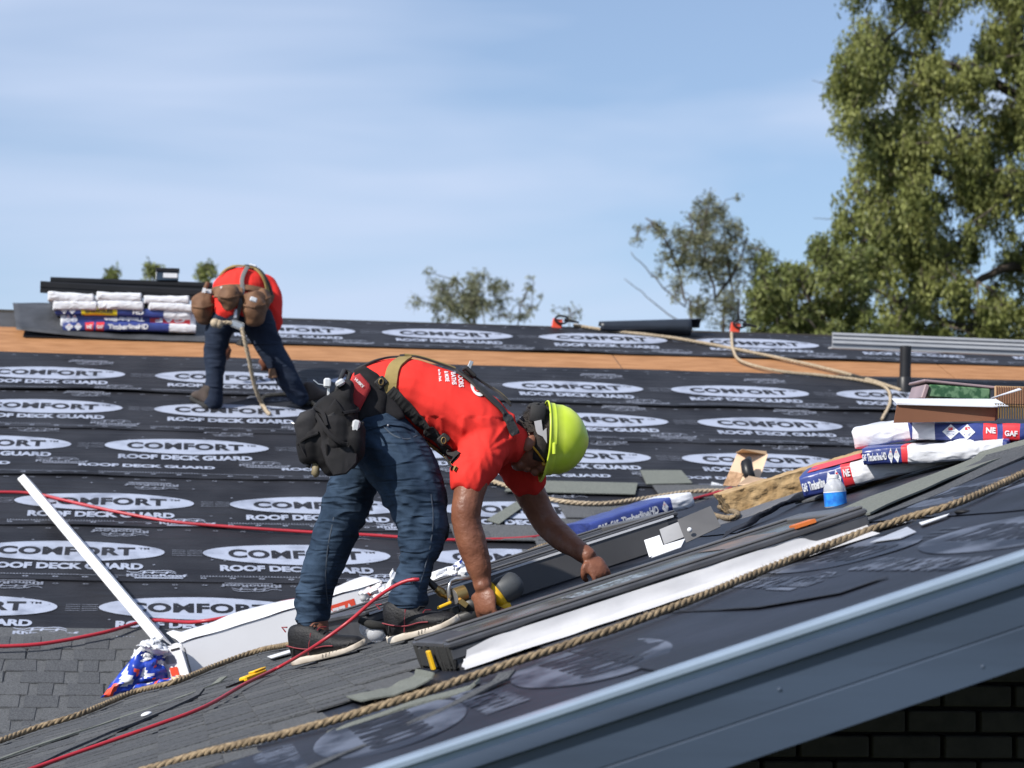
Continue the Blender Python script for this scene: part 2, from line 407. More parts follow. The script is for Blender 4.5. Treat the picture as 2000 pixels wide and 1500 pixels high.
for k in range(-14, 12):              # near slope: courses run away from the camera
    x = .0085+EX*k
    y = 5.75+(.5 if k > 2 else 0)+(k*7 % 5)*.17
    if k in (3, 4): y = 6.35+(k-3)*.45
    if k >= 5: y = 7.15+(k*7 % 5)*.17*.5
    if k >= 8: y = 9.0+(k*7 % 5)*.1
    while y < valley_y(x)-.35:
        ym = y+.5; nrm = NN(ym); z = zN(x, y)
        up = Vector((1, 0, aN(ym)+.030)).normalized()     # tilted by the lap
        al = Vector((0, 1, (zN(x, y+1)-zN(x, y)))).normalized()
        up = (Vector((1, 0, aN(ym)))).normalized(); n2 = up.cross(al).normalized()
        tl = Matrix.Rotation(radians(1.6), 3, al); up2 = (tl @ up); n3 = (tl @ n2)
        if y > 5.2: put_shingle(RS.choice(SHM), Vector((x, y, z))+n2*.011, up2, al, n3, near); cnt += 1
        y += 1.003
for k in range(0, 24):                 # far slope
    yb = 11.17-EX*(k-2) if k > 1 else 11.17+EX*(1-k)*0
    pass
fcourses = []
for k in range(-13, 22):
    yb = 11.17+EX*k
    if yb < 9.0 or yb > 13.85: continue
    # stepped right-hand area near the valley climbs; to the left the shingles stop under the underlayment
    xv = yb-10.6
    for _ in range(20): xv = (zF(yb)+HN)/aN(yb)
    if yb <= 11.18: x0 = -3.4
    else: x0 = xv+.25-min(.75, max(0, (yb-11.6)*.62))-.15*((k*5) % 3 == 0)
    x = xv+.6-(k*3 % 5)*.21
    while x > x0:
        up = Vector((0, 1, SF)).normalized(); al = Vector((-1, 0, 0)); n2 = NF; x -= .0
        tl = Matrix.Rotation(radians(-1.6), 3, Vector((1, 0, 0)))
        fcourses.append((x, yb))
        me = RS.choice(SHM)
        tl = Matrix.Rotation(radians(1.6), 3, al)
        put_shingle(me, Vector((x+1.003, yb, zF(yb)))+NF*(.019 if yb > 11.18 else .013), (tl @ up), al, (tl @ NF), far); cnt += 1; x -= 1.003
print('shingles', cnt)
# --- near slope: underlayment with printing turned along the rake
d = MB()
def NP(x, y, h=0):
    w_ = .004*noise.noise(Vector((x*2.1, y*1.1, 3.)))+.003*noise.noise(Vector((x*6, y*3, 9.)))
    return Vector((x, y, zN(x, y)))+NN(y)*(h+w_)
# three rolls running away from the camera, the lower ones under the shingles
M_ULN = mat('underlayment_shiny', (.012, .014, .022), .5, var=.3, vs=4, bump=.5, bs=35, spec=.22, dist=.004)
for i, (xa, xb) in enumerate(((-3.2, .02), (-.02, 1.02), (.98, 2.12), (2.08, 3.2), (3.16, 7.0))):
    d = MB()
    def fs(u, v):
        x = xa+(xb-xa)*v; y = RAKE+.02+(min(valley_y(x), RIDGE)-RAKE-.02)*u; return NP(x, y, .001+.004*(1-v))
    d.grid(fs, 60, 8, M_ULN); ul = d.build('underlayment', house, smooth=True)
    if i in (1, 2, 3, 4):
        e = MB()
        def one(px, py, k=1.):
            c = onN(px, py); 
            if not (xa+.1 < c.x < xb-.05): return
            fn3 = lambda a, b, l: NP(c.x+b, c.y+a, .003+l*.6)
            f1 = lambda a, b: fn3(a, b, .003); f2 = lambda a, b: fn3(a, b, .005)
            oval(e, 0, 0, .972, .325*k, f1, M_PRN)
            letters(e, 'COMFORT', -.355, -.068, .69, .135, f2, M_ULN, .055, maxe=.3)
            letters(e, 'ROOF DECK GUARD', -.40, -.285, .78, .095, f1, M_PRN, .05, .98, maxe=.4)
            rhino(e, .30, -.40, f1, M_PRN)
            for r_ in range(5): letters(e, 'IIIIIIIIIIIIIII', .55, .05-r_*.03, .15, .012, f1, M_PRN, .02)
        for q in ((1150, 1297), (1985, 1040), (1640, 1085), (760, 1425), (1905, 960)): one(*q)
        if e.v: e.build('print', ul)
# blue film reflections / scuffs left by tape on the near underlayment
# --- rake trim
def NR(x, y, dz): return Vector((x, y, aN(RAKE)*x-HN+dz))
d = MB()
prof = [(.05, .010), (-.004, .010), (-.010, .004), (-.010, -.006), (.0, -.012), (.0, -.024), (.02, -.026)]
for i in range(1):
    V = []; n = len(prof); S = 40
    for k in range(S+1):
        x = XL+(XR-XL)*k/S
        for a, b in prof: V.append(NR(x, RAKE+a, b))
    d.add(V, [(k*n+j, k*n+(j+1) % n, (k+1)*n+(j+1) % n, (k+1)*n+j) for k in range(S) for j in range(n)], M_DRIP)
d.build('drip_edge', house, auto=.6)
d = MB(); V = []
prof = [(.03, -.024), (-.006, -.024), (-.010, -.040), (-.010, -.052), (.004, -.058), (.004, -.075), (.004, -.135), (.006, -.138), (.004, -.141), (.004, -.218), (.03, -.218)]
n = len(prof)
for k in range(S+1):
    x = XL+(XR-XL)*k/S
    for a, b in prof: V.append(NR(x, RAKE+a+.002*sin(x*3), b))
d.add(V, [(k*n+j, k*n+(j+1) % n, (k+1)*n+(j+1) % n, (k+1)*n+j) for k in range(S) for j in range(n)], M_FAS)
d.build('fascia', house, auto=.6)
# --- soffit and structure below the near slope
d = MB()
d.add([NR(XL, RAKE+.03, -.215), NR(XR, RAKE+.03, -.215), Vector((XR, 10.2, zN(XR, 10.2)-.235)), Vector((XL, 10.2, zN(XL, 10.2)-.235))], [(0, 1, 2, 3)], M_DARK)
d.build('soffit', house)
# --- brick wall set back under the rake
WY = 6.9
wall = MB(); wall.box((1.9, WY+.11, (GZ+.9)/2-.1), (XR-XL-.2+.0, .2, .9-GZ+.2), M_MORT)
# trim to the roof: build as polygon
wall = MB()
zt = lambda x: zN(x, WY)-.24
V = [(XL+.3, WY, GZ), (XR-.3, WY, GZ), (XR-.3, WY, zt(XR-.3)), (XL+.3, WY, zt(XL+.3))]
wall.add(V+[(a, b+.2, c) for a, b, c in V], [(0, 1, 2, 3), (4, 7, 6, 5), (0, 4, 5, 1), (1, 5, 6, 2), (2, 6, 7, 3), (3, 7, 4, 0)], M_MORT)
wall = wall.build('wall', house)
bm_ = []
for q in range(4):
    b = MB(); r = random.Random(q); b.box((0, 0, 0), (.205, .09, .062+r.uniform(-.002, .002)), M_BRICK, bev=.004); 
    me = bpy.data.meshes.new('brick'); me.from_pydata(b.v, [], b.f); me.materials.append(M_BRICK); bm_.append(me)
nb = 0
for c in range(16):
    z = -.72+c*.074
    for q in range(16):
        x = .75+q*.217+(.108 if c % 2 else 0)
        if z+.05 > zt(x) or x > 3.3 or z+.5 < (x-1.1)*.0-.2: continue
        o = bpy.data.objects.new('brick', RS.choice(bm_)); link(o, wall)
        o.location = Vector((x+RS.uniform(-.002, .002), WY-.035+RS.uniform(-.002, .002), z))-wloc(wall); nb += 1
print('bricks', nb)
# --- remaining walls of the house
d = MB()
def wbox(x0, x1, y0, y1, z1): d.box(((x0+x1)/2, (y0+y1)/2, (GZ+z1)/2), (x1-x0, y1-y0, z1-GZ), M_SIDE)
wbox(-8.6, -2.9, 8.8, 9.0, zF(8.8)-.1); wbox(-2.9, -2.7, 6.9, 9.0, zN(-2.9, 8)-.1); wbox(-8.6, -8.4, 9.0, 25.5, -1.2); wbox(-8.6, 15.6, 25.5, 25.7, -1.2); wbox(15.4, 15.6, 9, 25.5, -1.2)
d.build('wall', house)['label'] = 'plain walls behind the brick front'
# gable ends under the far roof
d = MB()
for x in (-8.5, 15.5):
    d.add([(x, 8.8, -1.22), (x, 25.6, -1.22), (x, 24.0, -.9), (x, RIDGE, zF(RIDGE)-.05), (x, 9.0, zF(9)-.05)], [(0, 1, 2, 3, 4)], M_SIDE)
d.build('gable', house)

# nail heads and a butt joint in the fascia
for k in range(9):
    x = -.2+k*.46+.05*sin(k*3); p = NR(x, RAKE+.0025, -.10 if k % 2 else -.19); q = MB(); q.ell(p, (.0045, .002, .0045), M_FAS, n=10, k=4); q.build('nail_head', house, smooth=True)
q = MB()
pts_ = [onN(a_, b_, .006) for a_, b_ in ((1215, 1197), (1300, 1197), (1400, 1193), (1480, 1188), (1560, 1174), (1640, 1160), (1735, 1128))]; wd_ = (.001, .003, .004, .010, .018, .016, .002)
q.add([p+Vector((.0, 0, .002))-Vector((.3, 1, 0)).normalized()*w_ for p, w_ in zip(pts_, wd_)]+[p+NN(5)*.004+Vector((.3, 1, 0)).normalized()*w_*9 for p, w_ in zip(pts_, wd_)], [(i, i+1, i+8, i+7) for i in range(6)], M_TAR_SHADE)  # black ribbon painting in the shaded hollow of the open lap
q.build('lap_gap_shade', house)
# ================================================================= SKYLIGHTS AND LOOSE MATERIAL
def NPt(x, y, h=0): return Vector((x, y, zN(x, y)))+NN(y)*h
def frameN(y):
    n = NN(y); a = Vector((1, 0, aN(y))).normalized(); return a, n.cross(a).normalized(), n   # up-slope, away, normal
def lbox(mb, o, A, B, C, a0, a1, b0, b1, c0, c1, m, bev=0):
    """box in a local frame (A, B, C) at o"""
    rot = Matrix((A, B, C)).transposed(); c = o+A*((a0+a1)/2)+B*((b0+b1)/2)+C*((c0+c1)/2)
    mb.box(c, (a1-a0, b1-b0, c1-c0), m, rot, bev)
M_GREY = mat('grey_anodised_metal', (.10, .098, .10), .38, metal=.25, var=.10, vs=7, bump=.03)
M_GREYD = mat('dark_grey_frame', (.06, .062, .07), .36, metal=.1, var=.2, vs=12, bump=.04)
M_GLASS = mat('dark_glass', (.012, .018, .028), .04, var=.2, bump=0, spec=.8)
M_GLASS_REFL = mat('painted_reflection_glass', (.05, .055, .05), .22, col2=(.13, .14, .13), vs=9, bump=0, spec=.7, lo=.4, hi=.6)  # pale mottling painted into the glass in place of its reflections
M_MEM = mat('white_membrane', (.47, .47, .49), .5, var=.06, vs=5, bump=.3, bs=22, dist=.006)
M_FOAMB = mat('black_foam', (.02, .02, .02), .9, bump=.8, bs=200)
M_YEL = mat('yellow_plastic', (.72, .42, .01), .4, var=.08)
M_ORG = mat('orange_label', (.62, .16, .03), .5)
def skylight(px0, py0, px1, py1, wid, ht, label, big=True):
    p0 = onN(px0, py0); p1 = onN(px1, py1); y = (p0.y+p1.y)/2
    A, B, C = frameN(y); L = (p1-p0).length
    A = (p1-p0).normalized(); B = (B-A*B.dot(A)).normalized(); C = A.cross(B)
    o = p0.copy()
    root = empty('skylight', o, label, 'skylight', 'skylights on the near slope')
    fr = MB(); t = .045
    for (a0, a1, b0, b1) in ((0, L, 0, t), (0, L, wid-t, wid), (0, t*1.6, t, wid-t), (L-t, L, t, wid-t)):
        lbox(fr, o, A, B, C, a0, a1, b0, b1, .0, ht-.012, M_GREYD)
    fr.build('frame', root)
    cl = MB()
    for (b0, b1, s) in ((-.012, .050, 1), (wid-.05, wid+.012, -1)):
        lbox(cl, o, A, B, C, -.013, L+.008, b0+(.004 if s > 0 else 0), b1-(0 if s > 0 else .004), ht-.045, ht-.014, M_GREYD, .004)
        lbox(cl, o, A, B, C, -.015, L+.01, b0-.002, b1, ht-.013, ht+.004, M_GREYD, .005)
        lbox(cl, o, A, B, C, -.010, L+.005, b0+.010, b1-.016, ht+.004, ht+.012, M_GREY, .003)
    lbox(cl, o, A, B, C, -.015, .085, .055, wid-.055, ht-.012, ht+.006, M_GREYD, .004)
    lbox(cl, o, A, B, C, L-.06, L+.01, .055, wid-.055, ht-.012, ht+.012, M_GREY, .004)
    cl.build('cladding', root, auto=.5)
    gl = MB(); lbox(gl, o, A, B, C, .087, L-.062, .052, wid-.052, ht-.014, ht-.002, M_GLASS_REFL if big else M_GLASS)
    gl.build('pane', root)
    return root, o, A, B, C, L
sk, o, A, B, C, L = skylight(900, 1312, 1700, 1050, .52, .078, 'nearer skylight in dark grey frame, lying between the rope and the kneeling man\'s nail gun'.replace("the kneeling man's nail gun", 'the nail gun'))
# white membrane flashing on its near side, flared onto the deck
mb = MB()
def mem(u, v):
    a = .03+(L-.03)*u
    prof = [(-.010, .046), (-.014, .020), (-.022, .002), (-.085, -.006)]
    k = v*3; i = min(int(k), 2); f = k-i
    b = prof[i][0]*(1-f)+prof[i+1][0]*f; c = prof[i][1]*(1-f)+prof[i+1][1]*f
    n_ = .006*noise.noise(Vector((a*9, v*2, 4)))
    if u < .10: b += -.0; c = c*(1-.0)
    if u < .06: c += -.012*(1-u/.06)*(1 if v < .4 else 0)
    a2 = a-(.035*v if u < .02 else 0)+.012*noise.noise(Vector((v*7, 2, 1)))*(u < .03)
    return o+A*a2+B*(b+n_-.004*sin(a*4))+C*(c+.014+n_*.5*v+.002)
mb.grid(mem, 60, 9, M_MEM)
tail = mb.build('membrane_flashing', sk, smooth=True)
mb = MB()                                               # black drips of foam and the yellow tag at the lower end
r = random.Random(5)
for k in range(26):
    b = .0+.2*r.random() if k % 2 else .52*r.random(); hgt = r.uniform(.035, .075)
    p = o+A*(-.004-.012*r.random())+B*b
    mb.tube([p+C*.072, p+C*(.072-hgt*.6), p+C*max(.0, .072-hgt)-A*.004], [.010, .009, .003], M_FOAMB, 6)
lbox(mb, o, A, B, C, -.014, .0, .0, .51, .012, .060, M_FOAMB)
mb.build('foam_gasket', sk)
mb = MB(); lbox(mb, o, A, B, C, -.040, -.030, .17, .205, .012, .066, M_YEL, .002); mb.build('tag', sk)
mb = MB(); lbox(mb, o, A, B, C, L-.20, L-.14, -.014, .04, ht_ if False else .086, .096, M_ORG); mb.build('sticker', sk)
mb = MB(); 
mb.add([o+A*.40+B*.10+C*.0785, o+A*.62+B*.10+C*.0785, o+A*.62+B*.38+C*.0785, o+A*.40+B*.38+C*.0785], [(0, 1, 2, 3)], mat('reflection_pattern', (.22, .26, .30), .4, col2=(.05, .05, .05), vs=60, bump=0, stretch=(1, .3, 1), lo=.48, hi=.52))  # patterned reflection painted as a patch on the pane
mb.build('pane_patch', sk)
# plywood glimpsed through the upper end of the pane, drawn as a patch on the glass
mb = MB(); mb.add([o+A*.86+B*.12+C*.0785, o+A*1.02+B*.12+C*.0785, o+A*1.0+B*.44+C*.0785, o+A*.84+B*.44+C*.0785], [(0, 1, 2, 3)], mat('plywood_glimpse', (.20, .115, .06), .35, col2=(.09, .07, .05), vs=12, bump=0)); mb.build('pane_patch', sk)
sk2, o2, A2, B2, C2, L2 = skylight(735, 1260, 1335, 1063, .55, .125, 'farther skylight with grey metal sides, under the left hand of the bent man', False)
# grey step flashing panels leaning along the farther skylight
def panel(pts, name, label, cat, m=M_GREY, th=.002, group=None):
    mb = MB(); n = len(pts); nrm = (pts[1]-pts[0]).cross(pts[2]-pts[0]).normalized()
    if nrm.y > 0: nrm = -nrm
    mb.add([p for p in pts]+[p-nrm*th for p in pts], [tuple(range(n)), tuple(range(2*n-1, n-1, -1))]+[(i, (i+1) % n, (i+1) % n+n, i+n) for i in range(n)], m)
    o_ = mb.build(name); return tag(o_, label, cat, group)
def qp(y, *pp): return [at(a, b, y+dy) for a, b, dy in pp]
mb = MB(); lbox(mb, o2, A2, B2, C2, .10, L2-.05, -.02, -.017, .01, .112, M_GREY); mb.build('side_panel', sk2)
mb = MB(); lbox(mb, o2, A2, B2, C2, .0, L2-.02, -.024, -.018, .112, .120, M_WHT); mb.build('edge_strip', sk2)
panel(qp(8.1, (1323, 1015, .05), (1388, 988, .05), (1408, 1028, -.03), (1340, 1060, -.03)), 'flashing_panel', 'grey metal flashing piece with two screws, standing tilted above the farther skylight', 'flashing')
panel(qp(8.2, (1288, 1034, .06), (1330, 1017, .06), (1338, 1048, 0), (1297, 1063, 0)), 'flashing_panel', 'small grey flashing piece just left of the screwed one', 'flashing', mat('pale_grey_metal', (.30, .30, .31), .4, metal=.2))
panel(qp(8.0, (1258, 1055, .05), (1288, 1045, .05), (1300, 1078, -.02), (1268, 1088, -.02)), 'paper_sheet', 'white folded paper square stuck between grey flashing pieces', 'paper', M_WHT)
panel(qp(7.9, (1297, 1064, .1), (1338, 1052, .1), (1330, 1068, -.02), (1272, 1089, -.02)), 'paper_sheet', 'thin white paper strip lying under the tilted grey flashing', 'paper', M_WHT)
sc = MB(); p = at(1347, 1035, 8.07); sc.ell(p, .009, M_WHT, n=10, k=6); sc.build('screw', [o_ for o_ in COL.objects if o_.name == 'flashing_panel'][0], smooth=True)
# dark sheets of loose underlayment and flashing by the upper end
def sheet(pix, y, name, label, cat, m, lift=.01, amp=.01, n=14, fn='N'):
    """a sheet whose four corners are pixels on the near slope"""
    c = [(onN if fn == 'N' else onF)(a, b, .004) for a, b in pix]; mb = MB(); s = R.random()*9
    nr = NN(8) if fn == 'N' else NF
    def f(u, v):
        p = c[0]*(1-u)*(1-v)+c[1]*u*(1-v)+c[2]*u*v+c[3]*(1-u)*v
        return p+nr*(lift*(.35+sin(pi*v)*.5+.5*u)+amp*noise.noise(Vector((u*4+s, v*3, s))))
    mb.grid(f, n, 8, m); return tag(mb.build(name, smooth=True, solid=.003), label, cat)
sheet([(1410, 1060), (1560, 985), (1590, 975), (1440, 1040)], 8, 'underlayment_scrap', 'black curled scrap of underlayment right of the grey flashing', 'underlayment scrap', M_UL, .03, .02)
sheet([(1395, 1030), (1640, 955), (1660, 935), (1420, 1005)], 9, 'underlayment_scrap', 'creased dark sheet lying below the foam block and bottle', 'underlayment scrap', mat('grey_creased', (.07, .072, .08), .7, col2=(.13, .13, .14), vs=20, stretch=(1, 5, 1)), .01, .012)
# loose shingle strips heading up to the right edge
def strip(pix0, pix1, wid, label, m=M_SHG, lift=.01, th=.006, k=0, nm='shingle_strip'):
    a = onN(*pix0, lift); b = onN(*pix1, lift); mb = MB(); AA = (b-a).normalized(); CC = NN(8); BB = CC.cross(AA).normalized(); LL = (b-a).length
    def f(u, v): return a+AA*(LL*u)+BB*(wid*(v))+CC*(.006*sin(u*5+k)+.004*noise.noise(Vector((u*6, v, k)))+(.012 if (u > .97) else 0))
    mb.grid(f, 24, 3, m); return tag(mb.build(nm, solid=th), label, 'shingle')
strip((1700, 1005), (2080, 845), .34, 'pale grey-green shingle strip under the bundles, its near edge lifting', M_SHG, .014)
strip((1698, 1020), (2080, 862), .30, 'lower dark shingle strip running beside the rope to the right edge', M_SHD, .006, k=3)
strip((1640, 960), (1990, 845), .30, 'upper grey shingle strip on which the bundle pile stands', M_SH, .02, k=5)
strip((706, 1372), (850, 1325), .30, 'bare green-grey shingle end left of the nearer skylight', M_SHG, .020, .004, 2)
strip((-20, 1492), (445, 1325), .045, 'narrow green-grey cut strip along the valley, left part', M_SHG, .022, .006, 1)
strip((60, 1500), (400, 1348), .03, 'second narrow dark cut strip just below the valley strip', M_SHD, .030, .008, 7)
strip((430, 1495), (930, 1345), .10, 'weathered green-grey edge strip below the thick rope at the bottom', M_SHG, .006, .006, 4)
strip((560, 1520), (1010, 1322), .05, 'lowest torn shingle strip near the drip edge', M_SHD, .008, .006, 9)
# ---------------------------------------------------------------- ropes and hoses
M_ROPE = mat('rope_fibre', (.12, .088, .055), .95, col2=(.30, .225, .14), vs=60, bump=.8, bs=400, stretch=(1, 1, 1))
M_ROPEB = mat('rope_fibre_pale', (.30, .235, .16), .95, col2=(.44, .36, .26), vs=60, bump=.8, bs=400)
M_HOSE = mat('red_rubber_hose', (.36, .018, .03), .42, var=.12, vs=5, bump=.05)
def rope(pts, r, name, label, m, pitch=None, fuzz=0, cat='rope', n=5):
    P = resamp(crv(pts, 16), r*.55); mb = MB(); pitch = pitch or r*6.5
    rr = random.Random(len(P)); up = Vector((0, -.3, 1)).normalized()
    strands = [[] for _ in range(3)]; s = 0
    for i, p in enumerate(P):
        t = (P[min(i+1, len(P)-1)]-P[max(i-1, 0)]).normalized(); sd = t.cross(up); sd = sd.normalized() if sd.length > .1 else Vector((0, 1, 0)); uu = sd.cross(t)
        if i: s += (p-P[i-1]).length
        for k in range(3):
            a = 2*pi*(s/pitch+k/3); strands[k].append(p+(sd*cos(a)+uu*sin(a))*r*.46)
    for st in strands: mb.tube(st, r*.60, m, n)
    if fuzz:
        for _ in range(int(fuzz*s)):
            i = rr.randrange(len(P)); p = P[i]; dr = Vector((rr.gauss(0, 1), rr.gauss(0, 1), rr.gauss(0, 1))).normalized()
            q = p+dr*r*.9; e = q+(dr+Vector((rr.gauss(0, 1), rr.gauss(0, 1), rr.gauss(0, 1)))*.9)*r*rr.uniform(.25, .6); w_ = dr.cross(Vector((.3, .5, .8))).normalized()*r*.035
            mb.add([q-w_, q+w_, e], [(0, 1, 2)], m)
    return tag(mb.build(name, smooth=True), label, cat)
def nn(pl, r): return [onN(a, b, r) for a, b in pl]
def ff(pl, r): return [onF(a, b, r) for a, b in pl]
rope(nn([(230, 1520), (400, 1470), (560, 1432), (700, 1392), (830, 1352), (930, 1318), (1060, 1275), (1200, 1228), (1350, 1172), (1500, 1110), (1650, 1052), (1760, 1015), (1880, 978), (2040, 905)], .022), .0105,
     'rope', 'thick tan rope running the whole near slope in front of the white membrane', M_ROPE, fuzz=3200)
rope(nn([(-30, 1458), (60, 1425), (160, 1393), (260, 1352), (340, 1332), (420, 1300), (500, 1272), (570, 1258)], .034), .012, 'rope', 'brown rope along the valley below the long white box', M_ROPE, fuzz=400)
rope(nn([(1405, 990), (1440, 1003), (1425, 1012), (1400, 1008), (1380, 1000)], .02), .012, 'rope', 'short brown rope tangle at the lower end of the foam block', M_ROPE, fuzz=300)
# tangled coil behind the farther skylight
cx = onN(1040, 1102, .03); pl = []
rc = random.Random(4)
for k in range(34):
    a = k*.78; px = 1065+52*cos(a)*(1-.25*sin(k))+rc.uniform(-8, 8); py = 1082-14*sin(a)-.27*(52*cos(a))+rc.uniform(-4, 4)
    pl.append(at(px, py, 9.75+.22*sin(a+.8)+.05*rc.random())+Vector((0, 0, .0)))
rope(pl, .011, 'rope', 'tan rope tangled in a coil behind the farther skylight', M_ROPE, fuzz=300)
# rope from the ridge to the bundle pile, in two loops
rope(ff([(1120, 640), (1200, 652), (1300, 663), (1400, 680), (1500, 700), (1600, 722), (1700, 748), (1760, 768)], .02), .013, 'rope', 'pale rope running from the ridge anchor down to the bundle pile', M_ROPEB, n=4)
rope(ff([(1428, 655), (1432, 690), (1450, 712), (1520, 730), (1600, 738), (1680, 748), (1728, 762), (1738, 790), (1722, 825)], .02), .012, 'rope', 'pale rope hanging from the second red anchor and drooping in a curve', M_ROPEB, n=4)
rope(ff([(955, 948), (1010, 965), (1090, 988), (1180, 993), (1280, 980), (1350, 970), (1430, 968)], .03), .014, 'rope', 'pale rope curving across the far slope behind the bent man', M_ROPEB, n=4)
rope([at(1175, 1058, 9.9), at(1168, 1045, 9.9), at(1150, 1065, 9.8), at(1140, 1080, 9.7)], .009, 'rope', 'frayed rope end beside the blue shingle pack', M_ROPEB, n=4)
def hose(pts, r, label, nm='air_hose'):
    mb = MB(); mb.tube(resamp(crv(pts, 14), .02), r, M_HOSE, 10); return tag(mb.build(nm, smooth=True), label, 'air hose')
hose(nn([(10, 1520), (150, 1470), (300, 1418), (400, 1380), (480, 1335), (545, 1303)], .034)+[at(610, 1265, 8.05), at(680, 1215, 8.0), at(730, 1172, 7.95), at(770, 1145, 7.9), at(800, 1133, 7.88), at(828, 1132, 7.86)], .0062, 'red air hose running up the near slope to the nail gun')
hose(ff([(-30, 968), (60, 970), (130, 985), (220, 1005), (330, 1025), (450, 1036), (600, 1046), (720, 1052), (860, 1061), (970, 1060), (1040, 1056), (1065, 1050)], .02), .009, 'straighter red air hose crossing the far slope behind both legs')
hose([onF(-30, 1284, .05), onF(80, 1278, .05), onF(200, 1256, .05), onF(290, 1232, .05), at(380, 1215, 10.9), at(480, 1198, 10.9), at(560, 1175, 10.9), at(650, 1165, 11.0), at(740, 1148, 11.), at(760, 1140, 11.)], .009, 'red air hose passing over the foot of the white metal strip')
hose(nn([(955, 1105), (1000, 1092), (1050, 1078)], .02)+[onF(1160, 1045, .03), onF(1250, 1010, .03), onF(1350, 985, .03), onF(1430, 962, .03)], .008, 'red air hose slipping behind the rope coil and the blue pack')
hose([onF(1330, 988, .02), onF(1390, 975, .03), onF(1440, 962, .03)], .007, 'short upper run of red hose at the end of the foam block')
# ---------------------------------------------------------------- long white box with the red panel
M_CARD = mat('white_card', (.74, .74, .765), .55, var=.03, vs=4, bump=.05, bs=80)
M_REDL = mat('red_label', (.70, .075, .035), .5, var=.05)
M_INK = mat('black_ink', (.02, .02, .02), .6, bump=0)
b0 = onN(375, 1322, .0); b1 = NPt(1.04, 10.62)
A = (b1-b0).normalized(); C = NN(10); B = C.cross(A).normalized(); C = A.cross(B); LB = (b1-b0).length
root = empty('long_carton', b0, 'long white carton with a red panel, standing in the valley behind the shoes', 'carton')
mb = MB(); W_, H_ = .26, .150
lbox(mb, b0, A, B, C, 0, LB-.14, 0, W_, .004, H_, M_CARD); mb.build('carton_body', root)
mb = MB(); e0 = b0+A*(LB-.14)
V = [e0+C*.004, e0+B*W_+C*.004, e0+B*W_+C*H_, e0+C*H_]; V2 = [p+A*.12+C*.0 for p in V]; V2[2] = V2[2]-C*.02+A*.03; V2[3] = V2[3]-C*.012+A*.03
mb.add([p+A*.003 for p in V]+V2, [(3, 2, 1, 0), (4, 5, 6, 7), (0, 1, 5, 4), (1, 2, 6, 5), (2, 3, 7, 6), (3, 0, 4, 7)], M_CARD)
mb.add([e0+A*.06+C*.03-B*.001, e0+A*.085+C*.03-B*.001, e0+A*.155+C*.125-B*.001, e0+A*.13+C*.125-B*.001], [(0, 1, 2, 3)], mat('tan_tape', (.55, .36, .2), .5))
mb.build('end_flap', root)
def lid(u, v): return b0+A*(LB*u*.98-.01)+B*(W_*v*1.02-.004)+C*(H_+.003+.030*v*(1-.25*sin(u*8+1))+.012*v*(.5+.5*sin(u*7))+.01*noise.noise(Vector((u*7, v*2, 3)))+.02*(u < .05)*v)
mb = MB(); mb.grid(lid, 30, 6, M_CARD); mb.build('lid', root, smooth=True, solid=.003)
f0 = e0-A*.0-B*.002
mb = MB(); mb.add([f0-A*.24+C*.03, f0-A*.035+C*.03, f0-A*.035+C*.118, f0-A*.24+C*.118], [(0, 1, 2, 3)], M_REDL)
fnr = lambda a, b: f0-B*.001-A*.24+A*a+C*(.03+b)
letters(mb, 'VELUX', .012, .018, .185, .055, fnr, M_WHT, .04, flip=True); mb.build('printed_panel', root)
mb = MB(); fe = b0-A*.0015; 
def fen(a, b): return fe+B*(W_-a)*1+C*b
mb.add([fen(.02, .02), fen(.08, .02), fen(.08, .055), fen(.02, .055)], [(0, 1, 2, 3)], M_REDL)
for k in range(14): mb.add([fen(.05+k*.006, .075), fen(.053+k*.006, .075), fen(.053+k*.006, .10), fen(.05+k*.006, .10)], [(0, 1, 2, 3)], M_INK)
for k in range(4): mb.add([fen(.15, .03+k*.012), fen(.23, .03+k*.012), fen(.23, .034+k*.012), fen(.15, .034+k*.012)], [(0, 1, 2, 3)], M_PF)
mb.build('address_label', root)
# front-left end: small face with red square (turned to the camera)
mb = MB(); lbox(mb, b0, A, B, C, -.010, -.002, .002, W_-.005, .006, H_-.008, M_CARD)
mb.add([b0-A*.000-B*.002+A*x+C*z for x, z in ((.001, .0), (.004, 0), (.004, .13), (.001, .13))], [(0, 1, 2, 3)], M_INK); mb.build('end_flap', root)
lw = root
# left end block facing the camera
q0 = at(308, 1268, 10.33); q1 = at(352, 1262, 10.20); q2 = at(372, 1325, 10.20); q3 = at(322, 1330, 10.33)
mb = MB(); bk = Vector((0, .22, 0))
mb.add([q0, q1, q2, q3, q0+bk, q1+bk, q2+bk, q3+bk], [(0, 1, 2, 3), (4, 7, 6, 5), (0, 4, 5, 1), (1, 5, 6, 2), (2, 6, 7, 3), (3, 7, 4, 0)], M_CARD)
mb.build('end_flap', lw)
mb = MB()
def fq(u, v): p = q0*(1-u)*(1-v)+q1*u*(1-v)+q2*u*v+q3*(1-u)*v; return p+Vector((0, -.003, 0))
quad(mb, [fq(.30, .62), fq(.62, .60), fq(.62, .86), fq(.30, .88)], M_REDL)
for k in range(12): quad(mb, [fq(.22+k*.035, .24), fq(.24+k*.035, .24), fq(.24+k*.035, .50), fq(.22+k*.035, .50)], M_PF)
quad(mb, [fq(.55, .06), fq(.95, .03), fq(.95, .09), fq(.55, .12)], M_INK)
mb.build('address_label', lw)
